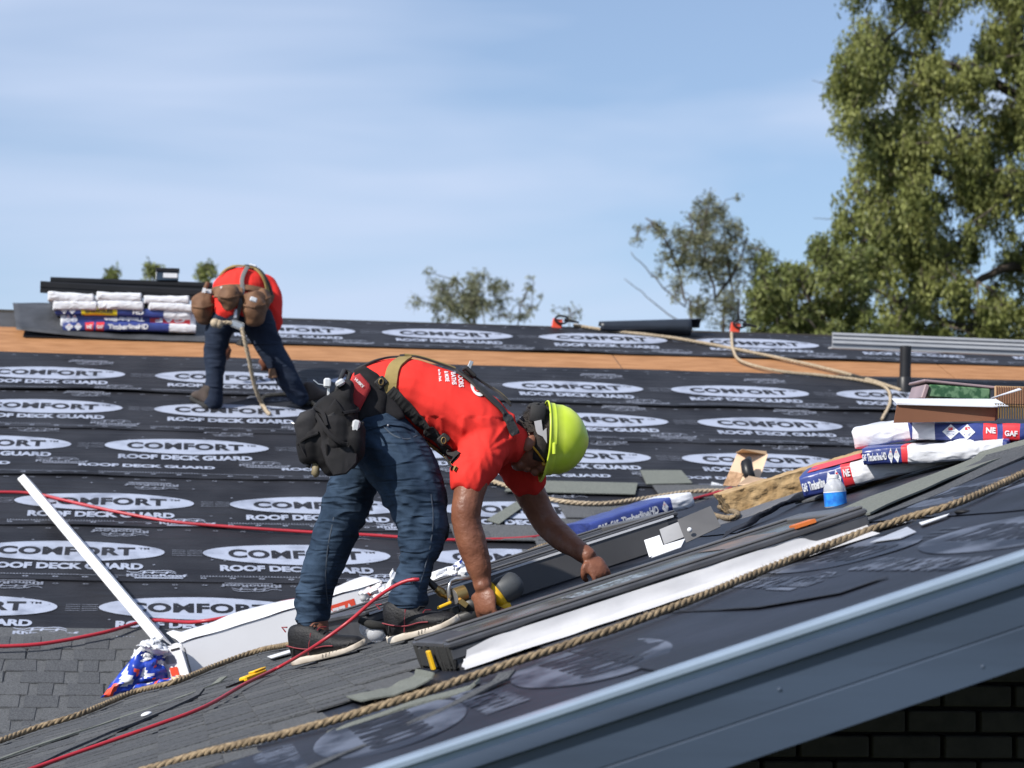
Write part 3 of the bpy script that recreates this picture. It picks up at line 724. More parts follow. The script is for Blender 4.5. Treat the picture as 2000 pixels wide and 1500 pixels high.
# ---------------------------------------------------------------- crumpled wrapper at the foot of the carton
M_BLUE = mat('blue_wrapper', (.012, .045, .36), .35, var=.25, vs=20, bump=.2, bs=60)
def crumple(name, cpx, cpy, y, rx, rz, ry, m, label, cat, seed, parent=None, pts=None, amp=.35, n=26, mm=None, cut=None):
    mb = MB(); c = at(cpx, cpy, y); V = []; k = n//2
    for i in range(k+1):
        th = pi*i/k
        for j in range(n):
            a = 2*pi*j/n; dr = Vector((sin(th)*cos(a), sin(th)*sin(a), cos(th)))
            f = 1+amp*noise.noise(dr*2.1+Vector((seed, 0, 0)))*1.3+amp*.6*abs(noise.noise(dr*5+Vector((seed, 3, 0))))
            V.append(c+Vector((dr.x*rx, dr.y*ry, dr.z*rz))*f)
    fs = []
    for i in range(k):
        for j in range(n): a = i*n+j; b = i*n+(j+1) % n; fs.append((a, a+n, b+n, b))
    kk = len(mb.v); mb.add(V, fs, m)
    if mm:
        for q, f in enumerate(mb.f):
            p = sum((Vector(mb.v[a]) for a in f), Vector())/len(f); z = noise.noise((p-c)*16+Vector((seed, 0, 0)))
            if z > .12: mb.m[q] = mb.mi(mm[0])
            elif z < -.42: mb.m[q] = mb.mi(mm[1])
    o_ = mb.build(name, parent, smooth=False)
    return o_
wr = empty('plastic_wrapper', at(300, 1330, 10.4), 'crumpled blue, white and red plastic wrapper beside the left end of the carton', 'wrapper')
def wrap_sheet(poly, y, m, mm, seed, nm='film', amp=.05):
    """crumpled film over a pixel outline: triangulated fan grid with depth noise"""
    mb = MB(); c = poly
    def f(u, v):
        a = Vector((c[0][0], c[0][1]))*(1-u)*(1-v)+Vector(c[1])*u*(1-v)+Vector(c[2])*u*v+Vector(c[3])*(1-u)*v
        s = min(u, 1-u, v, 1-v)*4
        a.x += 9*noise.noise(Vector((u*4, v*4, seed))); a.y += 7*noise.noise(Vector((u*4, v*4, seed+5)))
        return at(a.x, a.y, y-.05*min(1, s)+amp*.8*noise.noise(Vector((u*3.2, v*3.2, seed)))+amp*.35*abs(noise.noise(Vector((u*7, v*7, seed+2)))))
    mb.grid(f, 22, 18, m)
    for q, fc in enumerate(mb.f):
        i, j = q % 22, q//22; z = noise.noise(Vector((i*.22, j*.22, seed+1)))
        if mm and z > .16: mb.m[q] = mb.mi(mm[0])
        elif mm and z < -.38: mb.m[q] = mb.mi(mm[1])
    return mb.build(nm, wr, auto=1.0, solid=.004)
wrap_sheet([(278, 1262), (318, 1280), (330, 1335), (196, 1362)], 10.3, M_BLUE, (M_WHT, M_REDL), 2.)
wrap_sheet([(266, 1262), (300, 1245), (330, 1262), (322, 1285)], 10.28, M_WHT, None, 5., amp=.08)
wrap_sheet([(258, 1300), (262, 1268), (300, 1278), (300, 1290)], 10.32, M_WHT, None, 8., amp=.05)
wrap_sheet([(262, 1342), (345, 1322), (350, 1332), (262, 1356)], 10.22, M_BLUE, (M_REDL, M_WHT), 9., amp=.03)
wrap_sheet([(335, 1328), (352, 1318), (362, 1322), (345, 1338)], 10.12, mat('pale_tan_film', (.65, .45, .3), .5), None, 4., amp=.03)
wr2 = empty('plastic_bag', at(880, 1130, 9.6), 'white plastic bag crumpled behind the nail gun and right shin', 'bag'); wr = wr2
wrap_sheet([(838, 1118), (930, 1098), (935, 1150), (820, 1165)], 9.4, M_WHT, None, 12., amp=.10)
wrap_sheet([(880, 1108), (902, 1090), (908, 1128), (870, 1135)], 9.4, M_WHT, (M_BLUE, M_WHT), 22., amp=.06)
wrap_sheet([(768, 1110), (790, 1140), (770, 1175), (745, 1165)], 9.8, M_WHT, None, 15., amp=.06)
wrap_sheet([(700, 1160), (745, 1135), (765, 1165), (720, 1185)], 10.2, mat('milky_plastic', (.66, .62, .64), .3, var=.1), (M_WHT, M_REDL), 18., amp=.06)
# ---------------------------------------------------------------- white metal strip leaning up from the wrapper
mb = MB(); p0 = onF(48, 938, .02); p1 = at(320, 1250, 10.7)
AA = (p1-p0).normalized(); BB = Vector((1, -.35, .1)); BB = (BB-AA*BB.dot(AA)).normalized(); CC = AA.cross(BB)
prof = [(-.040, .000), (-.004, .016), (.000, .015), (.032, -.030), (.028, -.034), (-.006, .006), (-.040, -.008)]
LL = (p1-p0).length
mb.prism(prof, 0, LL, mat('white_enamel_metal', (.82, .82, .83), .4, var=.02, bump=0), (p0, BB, (CC if CC.y < 0 else -CC), AA))
tag(mb.build('metal_strip', auto=.3), 'long white folded metal strip leaning from the wrapper up the far slope', 'metal strip')
# ---------------------------------------------------------------- shingle bundles
M_BPLA = mat('bundle_plastic_white', (.64, .65, .69), .38, var=.06, vs=10, bump=.5, bs=26, dist=.006, fold=((14, 14, 30), (0, .5, 0), .8, .012))
M_BPLB = mat('bundle_plastic_blue', (.030, .048, .20), .35, var=.2, vs=10, bump=.5, bs=26, dist=.006, fold=((14, 14, 30), (0, .5, 0), .6, .008))
M_BRED = mat('bundle_plastic_red', (.62, .035, .045), .42, var=.06, bump=.4, bs=26, dist=.005)
def bundle(p, A, B, C, L, W, T, secs, label, group, texts=(), diamonds=(), seed=1, end=None, toptex=None, dimk=1.):
    """wrapped pack of shingles: A along the length, B away from the viewer, C up; secs = [(t0, t1, material)] along the front"""
    root = empty('shingle_bundle', p, label, 'shingle bundle', group)
    def bend(a, c=0): return .012*sin(a*3.1+seed)*L
    def pt(a, b, c):
        e = .010; n_ = .0045*noise.noise(Vector((a*16+seed*3, b*14, c*16)))+.002*noise.noise(Vector((a*40, b*30, c*40+seed)))
        sag = bend(a/L)
        return p+A*(a+n_)+B*(b+.004*noise.noise(Vector((a*9, c*20, seed))))+C*(c+sag+n_)
    NU = 28
    for (t0, t1, m) in secs:
        mb = MB(); n = max(3, int(NU*(t1-t0))); ring = []
        rb = .010
        prof = [(0, rb), (0, T*.5), (0, T-rb), (rb*.5, T-.003), (rb*1.2, T), (W*.5, T+.004), (W-rb, T), (W, T-rb), (W, rb), (W-rb, 0), (rb, 0)]
        for i in range(n+1):
            t = t0+(t1-t0)*i/n; a = L*t
            k = 1. if .01 < t < .99 else .94
            ring.append([pt(a, W/2+(b-W/2)*k, T/2+(c-T/2)*k) for b, c in prof])
        q = len(prof); V = [x for rg in ring for x in rg]
        fs = [(i*q+j, i*q+(j+1) % q, (i+1)*q+(j+1) % q, (i+1)*q+j) for i in range(n) for j in range(q)]
        if t0 == 0: fs.append(tuple(range(q)))
        if t1 == 1: fs.append(tuple(range(n*q, n*q+q)))
        mb.add(V, fs, m); mb.build('wrapper', root, auto=.9)
    def ft(a, b): return pt(a*L, -.0025, b*T)
    mb = MB()
    for (s, x, y, w_, h_, m, fl) in texts:
        letters(mb, s, x, y, w_, h_, lambda a, b: pt(a*L, -.0045, b*T), m, .035, flip=fl)
    for (x, w_) in diamonds:
        quad(mb, [ft(x, .5), ft(x+w_/2, .93), ft(x+w_, .5), ft(x+w_/2, .07)], M_WHT)
        g = lambda a, b: pt(a*L, -.0035, b*T)
        quad(mb, [g(x+w_*.2, .5), g(x+w_/2, .75), g(x+w_*.8, .5), g(x+w_/2, .25)], M_BPLA)
        quad(mb, [g(x+w_*.38, .6), g(x+w_*.62, .6), g(x+w_*.62, .76), g(x+w_*.38, .76)], M_BRED)
        for k in range(3): quad(mb, [g(x+w_*.3, .5-k*.09), g(x+w_*.7, .5-k*.09), g(x+w_*.7, .53-k*.09), g(x+w_*.3, .53-k*.09)], M_BPLB)
    if mb.v: mb.build('print', root)
    return root
UPZ = Vector((0, 0, 1))
def bframe(pa, pb, roll=0):
    A = (pb-pa).normalized(); B = (Vector((0, 1, .05))-A*A.y); B = (B-A*B.dot(A)).normalized(); C = A.cross(B); 
    return (A, B, C if C.z > 0 else -C)
GP = 'shingle bundles piled on the near slope'
# lowest, tilted with the roof (short end + long side)
pa = at(1572, 978, 8.98); pb = at(1900, 893, 8.72); A, B, C = bframe(pa, pb)
bundle(pa, A, B, C, (pb-pa).length+.02, .33, .085, [(0, .24, M_BPLB), (.24, .30, M_BRED), (.30, 1, M_BPLA)],
       'lowest shingle bundle of the near pile, behind the water bottle', GP, [('GAF', .006, .3, .03, .4, M_WHT, False), ('Timberline', .045, .3, .095, .42, M_WHT, False), ('NE', .25, .5, .04, .32, M_WHT, False)], ((.150, .04), (.193, .04)), 1)
mb = MB(); Lb = (pb-pa).length+.25
quad(mb, [pa+A*.03+B*.05+C*.097, pa+A*.30+B*.05+C*.10, pa+A*.30+B*.28+C*.10, pa+A*.03+B*.28+C*.097], M_BRED); mb.build('print', [o_ for o_ in COL.objects if o_.name.startswith('shingle_bundle')][-1])
# middle
pa = at(1686, 913, 8.80); pb = at(1972, 890, 8.58); A, B, C = bframe(pa, pb)
bundle(pa, A, B, C, (pb-pa).length, .33, .066, [(0, .27, M_BPLB), (.27, .31, M_BRED), (.31, .96, M_BPLA), (.96, 1, M_BPLB)],
       'middle shingle bundle of the near pile, mostly white with a blue left end', GP, [('GAF', .003, .3, .03, .4, M_WHT, False), ('TimberlineHD', .04, .28, .13, .45, M_WHT, False)], ((.18, .038), (.222, .038)), 2)
# top left
pa = at(1670, 878, 9.0); pb = at(1790, 856, 8.92); A, B, C = bframe(pa, pb)
bundle(pa, A, B, C, .30, .33, .072, [(0, .72, M_BPLA), (.72, .82, M_BPLB), (.82, 1, M_BRED)],
       'upper left shingle bundle of the near pile, tilted white end poking out', GP, [('G', .88, .3, .07, .4, M_WHT, False)], (), 3)
# top
pa = at(1782, 853, 8.78); pb = at(2060, 857, 8.62); A, B, C = bframe(pa, pb)
bundle(pa, A, B, C, 1.0, .33, .066, [(0, .085, M_BPLA), (.085, .262, M_BPLB), (.262, .315, M_BRED), (.315, .335, M_BPLB), (.335, .40, M_BRED), (.40, .55, M_BPLB), (.55, 1, M_BPLA)],
       'topmost shingle bundle of the near pile, blue with white diamonds and red squares', GP, [('NE', .272, .42, .036, .34, M_WHT, False), ('GAF', .342, .3, .05, .32, M_WHT, False)], ((.112, .062), (.172, .062)), 4)
# blue bundle behind the rope coil
pa = onF(1160, 1066, .0); pb = at(1378, 975, pa.y+.25); pa = at(1160, 1048, 11.3); pb = at(1360, 992, 11.5); A, B, C = bframe(pa, pb)
bundle(pa, A, B, C, (pb-pa).length, .30, .075, [(0, .78, M_BPLB), (.78, 1, M_BPLA)], 'blue shingle bundle lying in the valley beyond the farther skylight', None,
       [('GAF', .05, .25, .09, .45, M_WHT, False), ('GAF', .17, .25, .08, .45, M_WHT, False), ('TimberlineHD', .28, .26, .36, .5, M_WHT, False)], ((.68, .06),), 5)
# ---------------------------------------------------------------- stack on the ridge
GR = 'shingle bundles stacked at the ridge'
YR = 17.15
def rb(px0, py1, px1, T_px, secs, label, texts=(), diamonds=(), seed=1, dy=0, W=.33, tilt=.03):
    k = FPX/(YR+dy); pa = at(px0, py1, YR+dy); pb = at(px1, py1+(px1-px0)*tilt, YR+dy); A, B, C = bframe(pa, pb)
    return bundle(pa, A, B, C, (pb-pa).length, W, T_px/k, secs, label, GR, texts, diamonds, seed)
rb(118, 634, 382, 26, [(0, .035, M_BPLA), (.035, .66, M_BPLB), (.66, .96, M_BRED), (.96, 1, M_BPLA)], 'lowest blue and red bundle of the ridge stack, seen flat', [('GAF', .70, .3, .22, .38, M_WHT, True), ('Timberline', .32, .4, .3, .3, M_WHT, True)], ((.03, .05), (.075, .05)), 11, .05)
rb(122, 645, 382, 17, [(0, .17, M_BPLB), (.17, .23, M_BRED), (.23, .25, M_BPLB), (.25, .31, M_BRED), (.31, .8, M_BPLB), (.8, 1, M_BPLA)], 'bottom bundle of the ridge stack, lettered in white on blue', [('TimberlineHD', .34, .2, .3, .6, M_WHT, False), ('NE', .18, .3, .04, .4, M_WHT, False), ('GAF', .255, .3, .05, .4, M_WHT, False)], ((.02, .06), (.085, .06)), 12, .0)
rb(108, 616, 372, 17, [(0, .19, M_BPLB), (.19, .455, mat('bundle_plastic_yellow', (.78, .60, .02), .4)), (.455, .8, M_BPLB), (.8, 1, M_BPLA)], 'bundle with a yellow band in the ridge stack', [('SHINGLES', .22, .25, .2, .4, M_INK, False), ('HD', .57, .25, .08, .5, M_WHT, False)], ((.04, .05), (.1, .05)), 13, .02)
for (x0, x1, y1, T, s, lb) in ((92, 183, 588, 18, 21, 'upper left'), (188, 277, 586, 17, 22, 'upper middle'), (280, 370, 591, 15, 23, 'upper right'),
                               (102, 190, 604, 17, 24, 'lower left'), (190, 281, 604, 17, 25, 'lower middle'), (290, 377, 606, 15, 26, 'lower right')):
    rb(x0, y1, x1, T, [(0, 1, M_BPLA)], 'white wrapped bundle end, %s of the six white ends at the ridge' % lb, (), (), s, 0., .95)
# long black lengths of metal on the stack
M_BLKM = mat('black_metal', (.012, .012, .014), .4, spec=.35, bump=.03)
for (x0, y0, x1, y1, hpx, dy, lb) in ((78, 549, 405, 566, 22, .05, 'longer lower black metal length resting on the ridge stack'), (98, 541, 415, 552, 16, .12, 'upper black metal length lying on the other one')):
    pa = at(x0, y0+hpx, YR+dy); pb = at(x1, y1+hpx, YR+dy); A, B, C = bframe(pa, pb); h = hpx/(FPX/(YR+dy)); mb = MB()
    prof = [(0, h), (.10, h), (.10, h-.006), (.02, h-.008), (.012, h*.6), (.02, h*.55), (.02, h*.15), (.06, .0), (.0, .0), (0.0, h*.45), (-.008, h*.5), (-.008, h*.9)]
    mb.prism([(b, c) for b, c in prof], 0, (pb-pa).length, M_BLKM, (pa, B, C, A)); tag(mb.build('gutter_length', auto=.4), lb, 'metal length')
mb = MB(); p = at(327, 540, YR+.15); mb.box(p, (.155, .10, .062), mat('blue_black_box', (.02, .04, .07), .5), Matrix.Rotation(radians(-2), 3, 'Y')); root = empty('small_box', p, 'small open blue and white box sitting on the black metal lengths', 'box')
o_ = mb.build('box_body', root); mb = MB(); mb.box(p+Vector((.0, 0, .042)), (.17, .12, .026), M_BLKM, bev=.004); mb.build('lid', root); mb = MB(); mb.box(p+Vector((.02, -.0525, .002)), (.10, .004, .032), M_WHT); mb.box(p+Vector((-.08, 0, 0)), (.004, .1, .055), M_WHT); mb.build('label_panel', root)
# ---------------------------------------------------------------- ridge anchors, tarp roll
for (px, py, lb) in ((1088, 640, 'red roof anchor plate at the ridge, left one with a shackle'), (1436, 648, 'small red roof anchor further right along the ridge')):
    p = onF(px, py, .01); root = empty('roof_anchor', p, lb, 'roof anchor'); mb = MB()
    mb.box(p+Vector((0, 0, .02)), (.075, .02, .075), M_REDL, Matrix.Rotation(.15, 3, 'Y'), .004); mb.build('plate', root)
    mb = MB(); pts = [p+Vector((.03+.05*cos(a), -.02, .05+.03*sin(a))) for a in np.linspace(0, 2*pi, 13)]
    mb.tube(pts, .008, M_BLKM, 6); mb.tube([p+Vector((.05, -.02, .05)), p+Vector((.16, -.04, .03))], [.014, .008], M_BLKM, 6); mb.build('shackle', root)
mb = MB(); pa = onF(1170, 650, .03); pb = onF(1345, 655, .04)
def fr(u, v):
    a = pa*(1-u)+pb*u; r_ = .035+.035*u; th = -1.2+4.2*v
    return a+Vector((.10*u*(v > .5), r_*cos(th)*-1.3, r_*sin(th)))+NF*.02
mb.grid(fr, 20, 14, mat('blue_black_sheet', (.015, .02, .03), .4, spec=.5)); tag(mb.build('underlayment_roll', smooth=True, solid=.003), 'dark rolled piece of underlayment lying along the ridge', 'underlayment roll')
# ---------------------------------------------------------------- vent pipe with a gutter length laid behind it
pv = onF(1767, 766, 0); k = FPX/pv.y
root = empty('vent_pipe', pv, 'upright black plastic vent pipe with a wider collar', 'vent pipe')
mb = MB(); mb.tube([pv, at(1769, 676, pv.y)], 11.5/k, M_BLKM, 18); mb.build('pipe', root, auto=.7)
mb = MB(); mb.tube([pv+Vector((0, 0, -.03)), pv+Vector((0, 0, 28/k)), pv+Vector((0, 0, 31/k))], [15/k, 15/k, 13/k], M_BLKM, 18); mb.build('collar', root, auto=.7)
yg = pv.y+.12; mb = MB(); pa = at(1625, 680, yg); pb = at(2060, 697, yg); A, B, C = bframe(pa, pb); h = 32/k
prof = [(0, h), (-.012, h), (-.016, h*.86), (-.004, h*.78), (-.02, h*.6), (-.012, h*.5), (-.018, h*.32), (-.004, h*.22), (-.004, 0), (.10, 0), (.10, h*.1), (.004, h*.1), (.004, h*.8), (.012, h)]
mb.prism(prof, 0, (pb-pa).length, mat('grey_gutter', (.36, .37, .39), .4, metal=.15, var=.04), (pa, B, C, A)); tag(mb.build('gutter_length', auto=.4), 'pale grey gutter length resting across the vent pipe', 'gutter')
# ---------------------------------------------------------------- open carton, nail packet, coil nails on the pile
M_KRAFT = mat('kraft_card', (.46, .30, .17), .85, var=.06, bump=.1)
M_KRB = mat('kraft_brown_inside', (.20, .085, .045), .85, var=.06, bump=.1)
root = empty('open_carton', at(1850, 826, 8.80), 'open white-topped cardboard carton on the bundle pile, brown inside facing', 'carton')
panel_ = lambda pts, nm, m, par: (lambda mb: (quad(mb, pts, m), mb.build(nm, par, solid=.003))[1])(MB())
panel_([at(1745, 826, 8.70), at(1942, 822, 8.72), at(1945, 795, 8.72), at(1752, 788, 8.70)], 'side_panel', M_KRB, root)
panel_([at(1742, 778, 8.92), at(1752, 789, 8.69), at(1940, 794, 8.69), at(1970, 793, 8.71), at(1945, 779, 8.95)], 'flap', M_WHT, root)
panel_([at(1945, 795, 8.72), at(1942, 822, 8.72), at(1952, 815, 9.00), at(1950, 790, 9.00)], 'side_panel', M_KRB, root)
panel_([at(1935, 777, 9.00), at(1995, 760, 9.05), at(1990, 758, 9.10), at(1945, 776, 9.05)], 'flap', M_WHT, root)
p = at(1862, 770, 9.3); root = empty('nail_packet', p, 'green and clear plastic packet standing behind the open carton', 'packet')
mb = MB(); mb.box(p, (.26, .16, .056), mat('green_packet', (.03, .09, .04), .4, col2=(.12, .22, .12), vs=30, lo=.45, hi=.55), Matrix.Rotation(radians(2), 3, 'Y'), .008); mb.build('packet_body', root)
mb = MB(); mb.box(p+Vector((-.0, .02, .035)), (.30, .2, .012), mat('mauve_film', (.26, .19, .20), .35), Matrix.Rotation(radians(4), 3, 'Y'), .004); mb.box(p+Vector((-.145, 0, .0)), (.02, .18, .06), MATS['mauve_film'], Matrix.Rotation(radians(18), 3, 'Y'), .004); mb.build('film_edge', root)
p = at(1972, 785, 9.2); mb = MB(); mb.box(p+Vector((.02, 0, .02)), (.16, .02, .085), M_KRAFT)
for k_ in range(16): mb.box(p+Vector((-.058+k_*.010, -.012, .02)), (.003, .004, .08), M_KRB)
tag(mb.build('corrugated_card'), 'piece of corrugated cardboard at the right edge behind the nails', 'cardboard')
p = at(1985, 808, 8.7); mb = MB(); M_NAIL = mat('brass_nails', (.34, .22, .08), .35, metal=.7)
for row in range(2):
    for k_ in range(16):
        q = p+Vector((-.07+k_*.010, .03*row, -.02+row*.012)); mb.tube([q, q+Vector((0, 0, .045))], .0022, M_NAIL, 5); mb.tube([q+Vector((0, 0, .045)), q+Vector((0, 0, .047))], .0048, M_BLKM, 6)
o_ = mb.build('nail_strip'); tag(o_, 'brass coil nails standing in rows at the right edge of the pile', 'nails', kind='stuff')
# ---------------------------------------------------------------- foam block
pa = onN(1428, 1006, .004); pb = onN(1700, 925, .004); A = (pb-pa).normalized(); C = NN(9); B = C.cross(A).normalized(); C = A.cross(B); LLb = (pb-pa).length+.12
M_FOAM = mat('brown_mineral_foam', (.30, .19, .085), .95, col2=(.42, .29, .15), vs=14, bump=.9, bs=45, dist=.008, stretch=(1, 1, 1.3))
mb = MB()
def fo(a, b, c):
    n_ = .010*noise.noise(Vector((a*9, b*9, c*12)))+.006*noise.noise(Vector((a*25, b*25, c*30)))
    return pa+A*(a*LLb+n_-.03*(c-.5)*(a < .05))+B*(b*.30+n_)+C*(c*.098+n_*.6)
mb.grid(lambda u, v: fo(u, 0, v), 60, 8, M_FOAM); mb.grid(lambda u, v: fo(u, v, 1), 60, 14, M_FOAM); mb.grid(lambda u, v: fo(0, v, u), 8, 14, M_FOAM)
mb.grid(lambda u, v: fo(1, v, u), 8, 14, M_FOAM); mb.grid(lambda u, v: fo(u, 1, v), 60, 8, M_FOAM)
tag(mb.build('foam_block', smooth=True), 'rough brown slab of foam insulation leaning up the near slope', 'foam block')
# ---------------------------------------------------------------- water bottle
pw = onN(1633, 990, .0); k = FPX/pw.y; pw = Vector((pw.x, pw.y, pw.z-.004)); root = empty('water_bottle', pw, 'small clear plastic water bottle with blue label standing on the near slope', 'bottle')
M_PET = bpy.data.materials.new('clear_plastic'); M_PET.use_nodes = True; n_ = M_PET.node_tree; bs_ = n_.nodes['Principled BSDF']
bs_.inputs['Base Color'].default_value = (.93, .95, 1, 1); bs_.inputs['Roughness'].default_value = .06; bs_.inputs['Transmission Weight'].default_value = .35; bs_.inputs['IOR'].default_value = 1.15; bs_.inputs['Alpha'].default_value = .55
def lathe(mb, c, prof, m, n=28, axis=None, wob=0):
    V = []; ax = axis or Vector((0, 0, 1)); u = ax.cross(Vector((0, 1, .01))).normalized(); v = ax.cross(u)
    for r_, z in prof:
        for j in range(n): a = 2*pi*j/n; V.append(c+ax*z+(u*cos(a)+v*sin(a))*r_*(1+wob*cos(6*a)))
    mb.add(V, [(i*n+j, i*n+(j+1) % n, (i+1)*n+(j+1) % n, (i+1)*n+j) for i in range(len(prof)-1) for j in range(n)], m)
r0 = 22.5/k; hh_ = 68/k; tl = Vector((-.10, -.02, 1)).normalized()
mb = MB(); lathe(mb, pw, [(0, 0), (r0*.9, 0), (r0, .006), (r0, hh_*.42), (r0*.97, hh_*.45), (r0, hh_*.5), (r0*.96, hh_*.62), (r0*.7, hh_*.76), (r0*.45, hh_*.86), (r0*.4, hh_*.9)], M_PET, 28, tl, .01); mb.build('bottle_body', root, smooth=True)
mb = MB(); lathe(mb, pw, [(0, hh_*.99), (r0*.46, hh_*.99), (r0*.48, hh_*.97), (r0*.48, hh_*.88), (r0*.42, hh_*.88)], M_WHT, 28, tl); mb.build('cap', root, auto=.6)
mb = MB(); lathe(mb, pw, [(r0*1.012, hh_*.06), (r0*1.012, hh_*.50)], mat('blue_bottle_label', (.02, .14, .55), .3, col2=(.03, .28, .75), vs=40), 28, tl)
lathe(mb, pw, [(r0*1.02, hh_*.47), (r0*1.02, hh_*.50)], M_WHT, 28, tl); mb.build('label', root, smooth=True)
# ---------------------------------------------------------------- cardboard scrap with a black roll, white strips, scraps
root = empty('cardboard_scrap', onF(1440, 960), 'torn tan cardboard scrap with a black glove stuck on it, above the foam block', 'cardboard')
panel_([at(1412, 950, 11.9), at(1440, 885, 12.1), at(1500, 888, 12.1), at(1482, 940, 11.9)], 'card_panel', mat('pale_card', (.66, .47, .32), .8, var=.06), root)
panel_([at(1437, 885, 12.1), at(1450, 878, 12.0), at(1497, 882, 12.15), at(1499, 889, 12.1)], 'card_fold', M_KRAFT, root)
panel_([at(1412, 948, 11.8), at(1425, 920, 11.8), at(1452, 925, 11.75), at(1440, 950, 11.7)], 'card_fold', mat('torn_brown', (.22, .13, .07), .9, col2=(.4, .25, .15), vs=40), root)
panel_([at(1440, 948, 11.7), at(1462, 930, 11.75), at(1505, 938, 11.8), at(1480, 950, 11.7)], 'card_fold', MATS['pale_card'], root)
mb = MB(); mb.tube([at(1463, 895, 11.95), at(1458, 905, 11.9), at(1461, 925, 11.88), at(1470, 938, 11.86)], [.012, .03, .032, .02], M_BLKM, 10); mb.build('glove', root, smooth=True)
for (pp, lb) in (([(1277, 942), (1380, 958), (1376, 968), (1275, 952)], 'long white strip lying on the far slope left of the cardboard'), ([(1390, 945), (1432, 955), (1425, 966), (1386, 956)], 'short white strip beside the long one')):
    mb = MB(); V = [onF(a, b, .012) for a, b in pp]; mb.add(V+[v-NF*.01 for v in V], [(0, 1, 2, 3), (7, 6, 5, 4), (0, 4, 5, 1), (1, 5, 6, 2), (2, 6, 7, 3), (3, 7, 4, 0)], M_WHT); tag(mb.build('trim_strip'), lb, 'strip', 'white strips on the far slope')
for (pp, lb, m) in (([(1000, 944), (1245, 950), (1240, 972), (985, 966)], 'long green-grey shingle laid loose across the far slope behind the hard hat', M_SHG), ([(1250, 925), (1330, 925), (1352, 950), (1262, 952)], 'squarish green-grey shingle scrap right of the loose shingle', M_SHG),
                    ([(950, 1022), (1010, 985), (1030, 990), (975, 1030)], 'diagonal grey shingle sliver behind the right forearm', M_SHG)):
    mb = MB(); V = [onF(a, b, .022) for a, b in pp]; mb.add(V+[v-NF*.005 for v in V], [(0, 1, 2, 3), (7, 6, 5, 4), (0, 4, 5, 1), (1, 5, 6, 2), (2, 6, 7, 3), (3, 7, 4, 0)], m); tag(mb.build('loose_shingle'), lb, 'shingle')
# ---------------------------------------------------------------- utility knife, paper scrap, pebble of foam
pa = onN(478, 1328, .030); pb = onN(535, 1306, .030); root = empty('utility_knife', pa, 'yellow-handled utility knife lying left of the rear shoe', 'knife')
A = (pb-pa).normalized(); C = NN(9); B = C.cross(A).normalized()
mb = MB(); lbox(mb, pa, A, B, C, -.01, .12, -.015, .02, -.008, .012, M_YEL, .005); lbox(mb, pa, A, B, C, .05, .125, -.012, .018, .012, .019, M_YEL, .003); mb.build('handle', root, auto=.7)
mb = MB(); lbox(mb, pa, A, B, C, -.10, -.01, -.004, .010, -.006, .002, M_BLKM); mb.build('blade', root)
mb = MB(); V = [onN(a, b, .03) for a, b in ((522, 1283), (572, 1268), (575, 1272), (530, 1286))]; mb.add(V, [(0, 1, 2, 3)], M_WHT); tag(mb.build('paper_strip', solid=.002), 'thin white paper strip just left of the rear shoe', 'paper')
mb = MB(); mb.ell(onN(286, 1395, .024), (.020, .03, .008), M_WHT, Matrix.Rotation(-.3, 3, 'Y')); tag(mb.build('foam_crumb', smooth=True), 'small pale crumb lying on the lower left shingles', 'crumb')
for (a_, b_, s_) in ((1880, 1000, .02),):
    mb = MB(); mb.ell(onN(a_, b_, .006), (.022, .03, .008), M_TAR_SHADE); tag(mb.build('debris_piece', smooth=True), 'small black scrap right of the thick rope near the right edge', 'scrap')
for (pp, lb) in (([(1700, 1040), (1770, 1020), (1790, 1012), (1730, 1022)], 'white membrane offcut under the rope past the skylight'), ([(1795, 1022), (1855, 1004), (1850, 1008), (1800, 1026)], 'thin white offcut further up under the rope'),
                 ([(1700, 1060), (1760, 1052), (1790, 1040), (1772, 1030)], 'pale grey film scrap below the rope at the skylight end')):
    mb = MB(); V = [onN(a, b, .008) for a, b in pp]; mb.add(V, [(0, 1, 2, 3)], M_WHT if 'white' in lb else mat('pale_grey_film', (.35, .37, .42), .4)); tag(mb.build('membrane_offcut', solid=.002), lb, 'offcut')
# clear safety glasses / plastic part by the farther skylight's lower end
p = at(735, 1245, 8.5); root = empty('safety_goggles', p, 'clear safety goggles lying by the lower end of the farther skylight', 'goggles')
mb = MB(); mb.ell(p+Vector((.0, 0, .01)), (.035, .03, .028), M_PET); mb.ell(p+Vector((-.03, .02, .03)), (.03, .03, .03), M_PET); mb.build('lens', root, smooth=True)
mb = MB(); mb.tube([p+Vector((-.06, 0, .06)), p+Vector((-.02, -.02, .045)), p+Vector((.03, -.02, .04)), p+Vector((.04, 0, .0))], [.012, .016, .014, .006], M_FOAMB, 8); mb.build('strap', root, smooth=True)
# ================================================================= PEOPLE
from mathutils.bvhtree import BVHTree
M_SKIN = mat('brown_skin', (.15, .056, .032), .46, col2=(.20, .08, .046), vs=14, bump=.5, bs=120, spec=.4, dist=.003)
M_DENIM = mat('blue_denim', (.013, .025, .046), .9, col2=(.036, .060, .100), vs=9, bump=.5, bs=900, spec=.15, fold=((9, 9, 42), (0, -.35, 0), 1., .020))
M_DENIM2 = mat('dark_denim', (.012, .016, .030), .9, col2=(.022, .032, .055), vs=7, bump=.3, bs=500, spec=.15, fold=((6, 6, 26), (0, -.3, 0), .8, .02))
M_HAIR = mat('dark_hair', (.012, .010, .009), .8, col2=(.03, .022, .018), vs=60, bump=1., bs=300, dist=.006, stretch=(1, 1, 1))
M_SOLE = mat('cream_sole', (.36, .31, .25), .7, col2=(.56, .51, .45), vs=14, bump=.3, bs=80)
M_SHOE = mat('black_shoe', (.009, .009, .011), .6, var=.5, vs=25, bump=.6, bs=120, spec=.3, dist=.004)
M_LACE = mat('red_piping', (.20, .02, .03), .6)
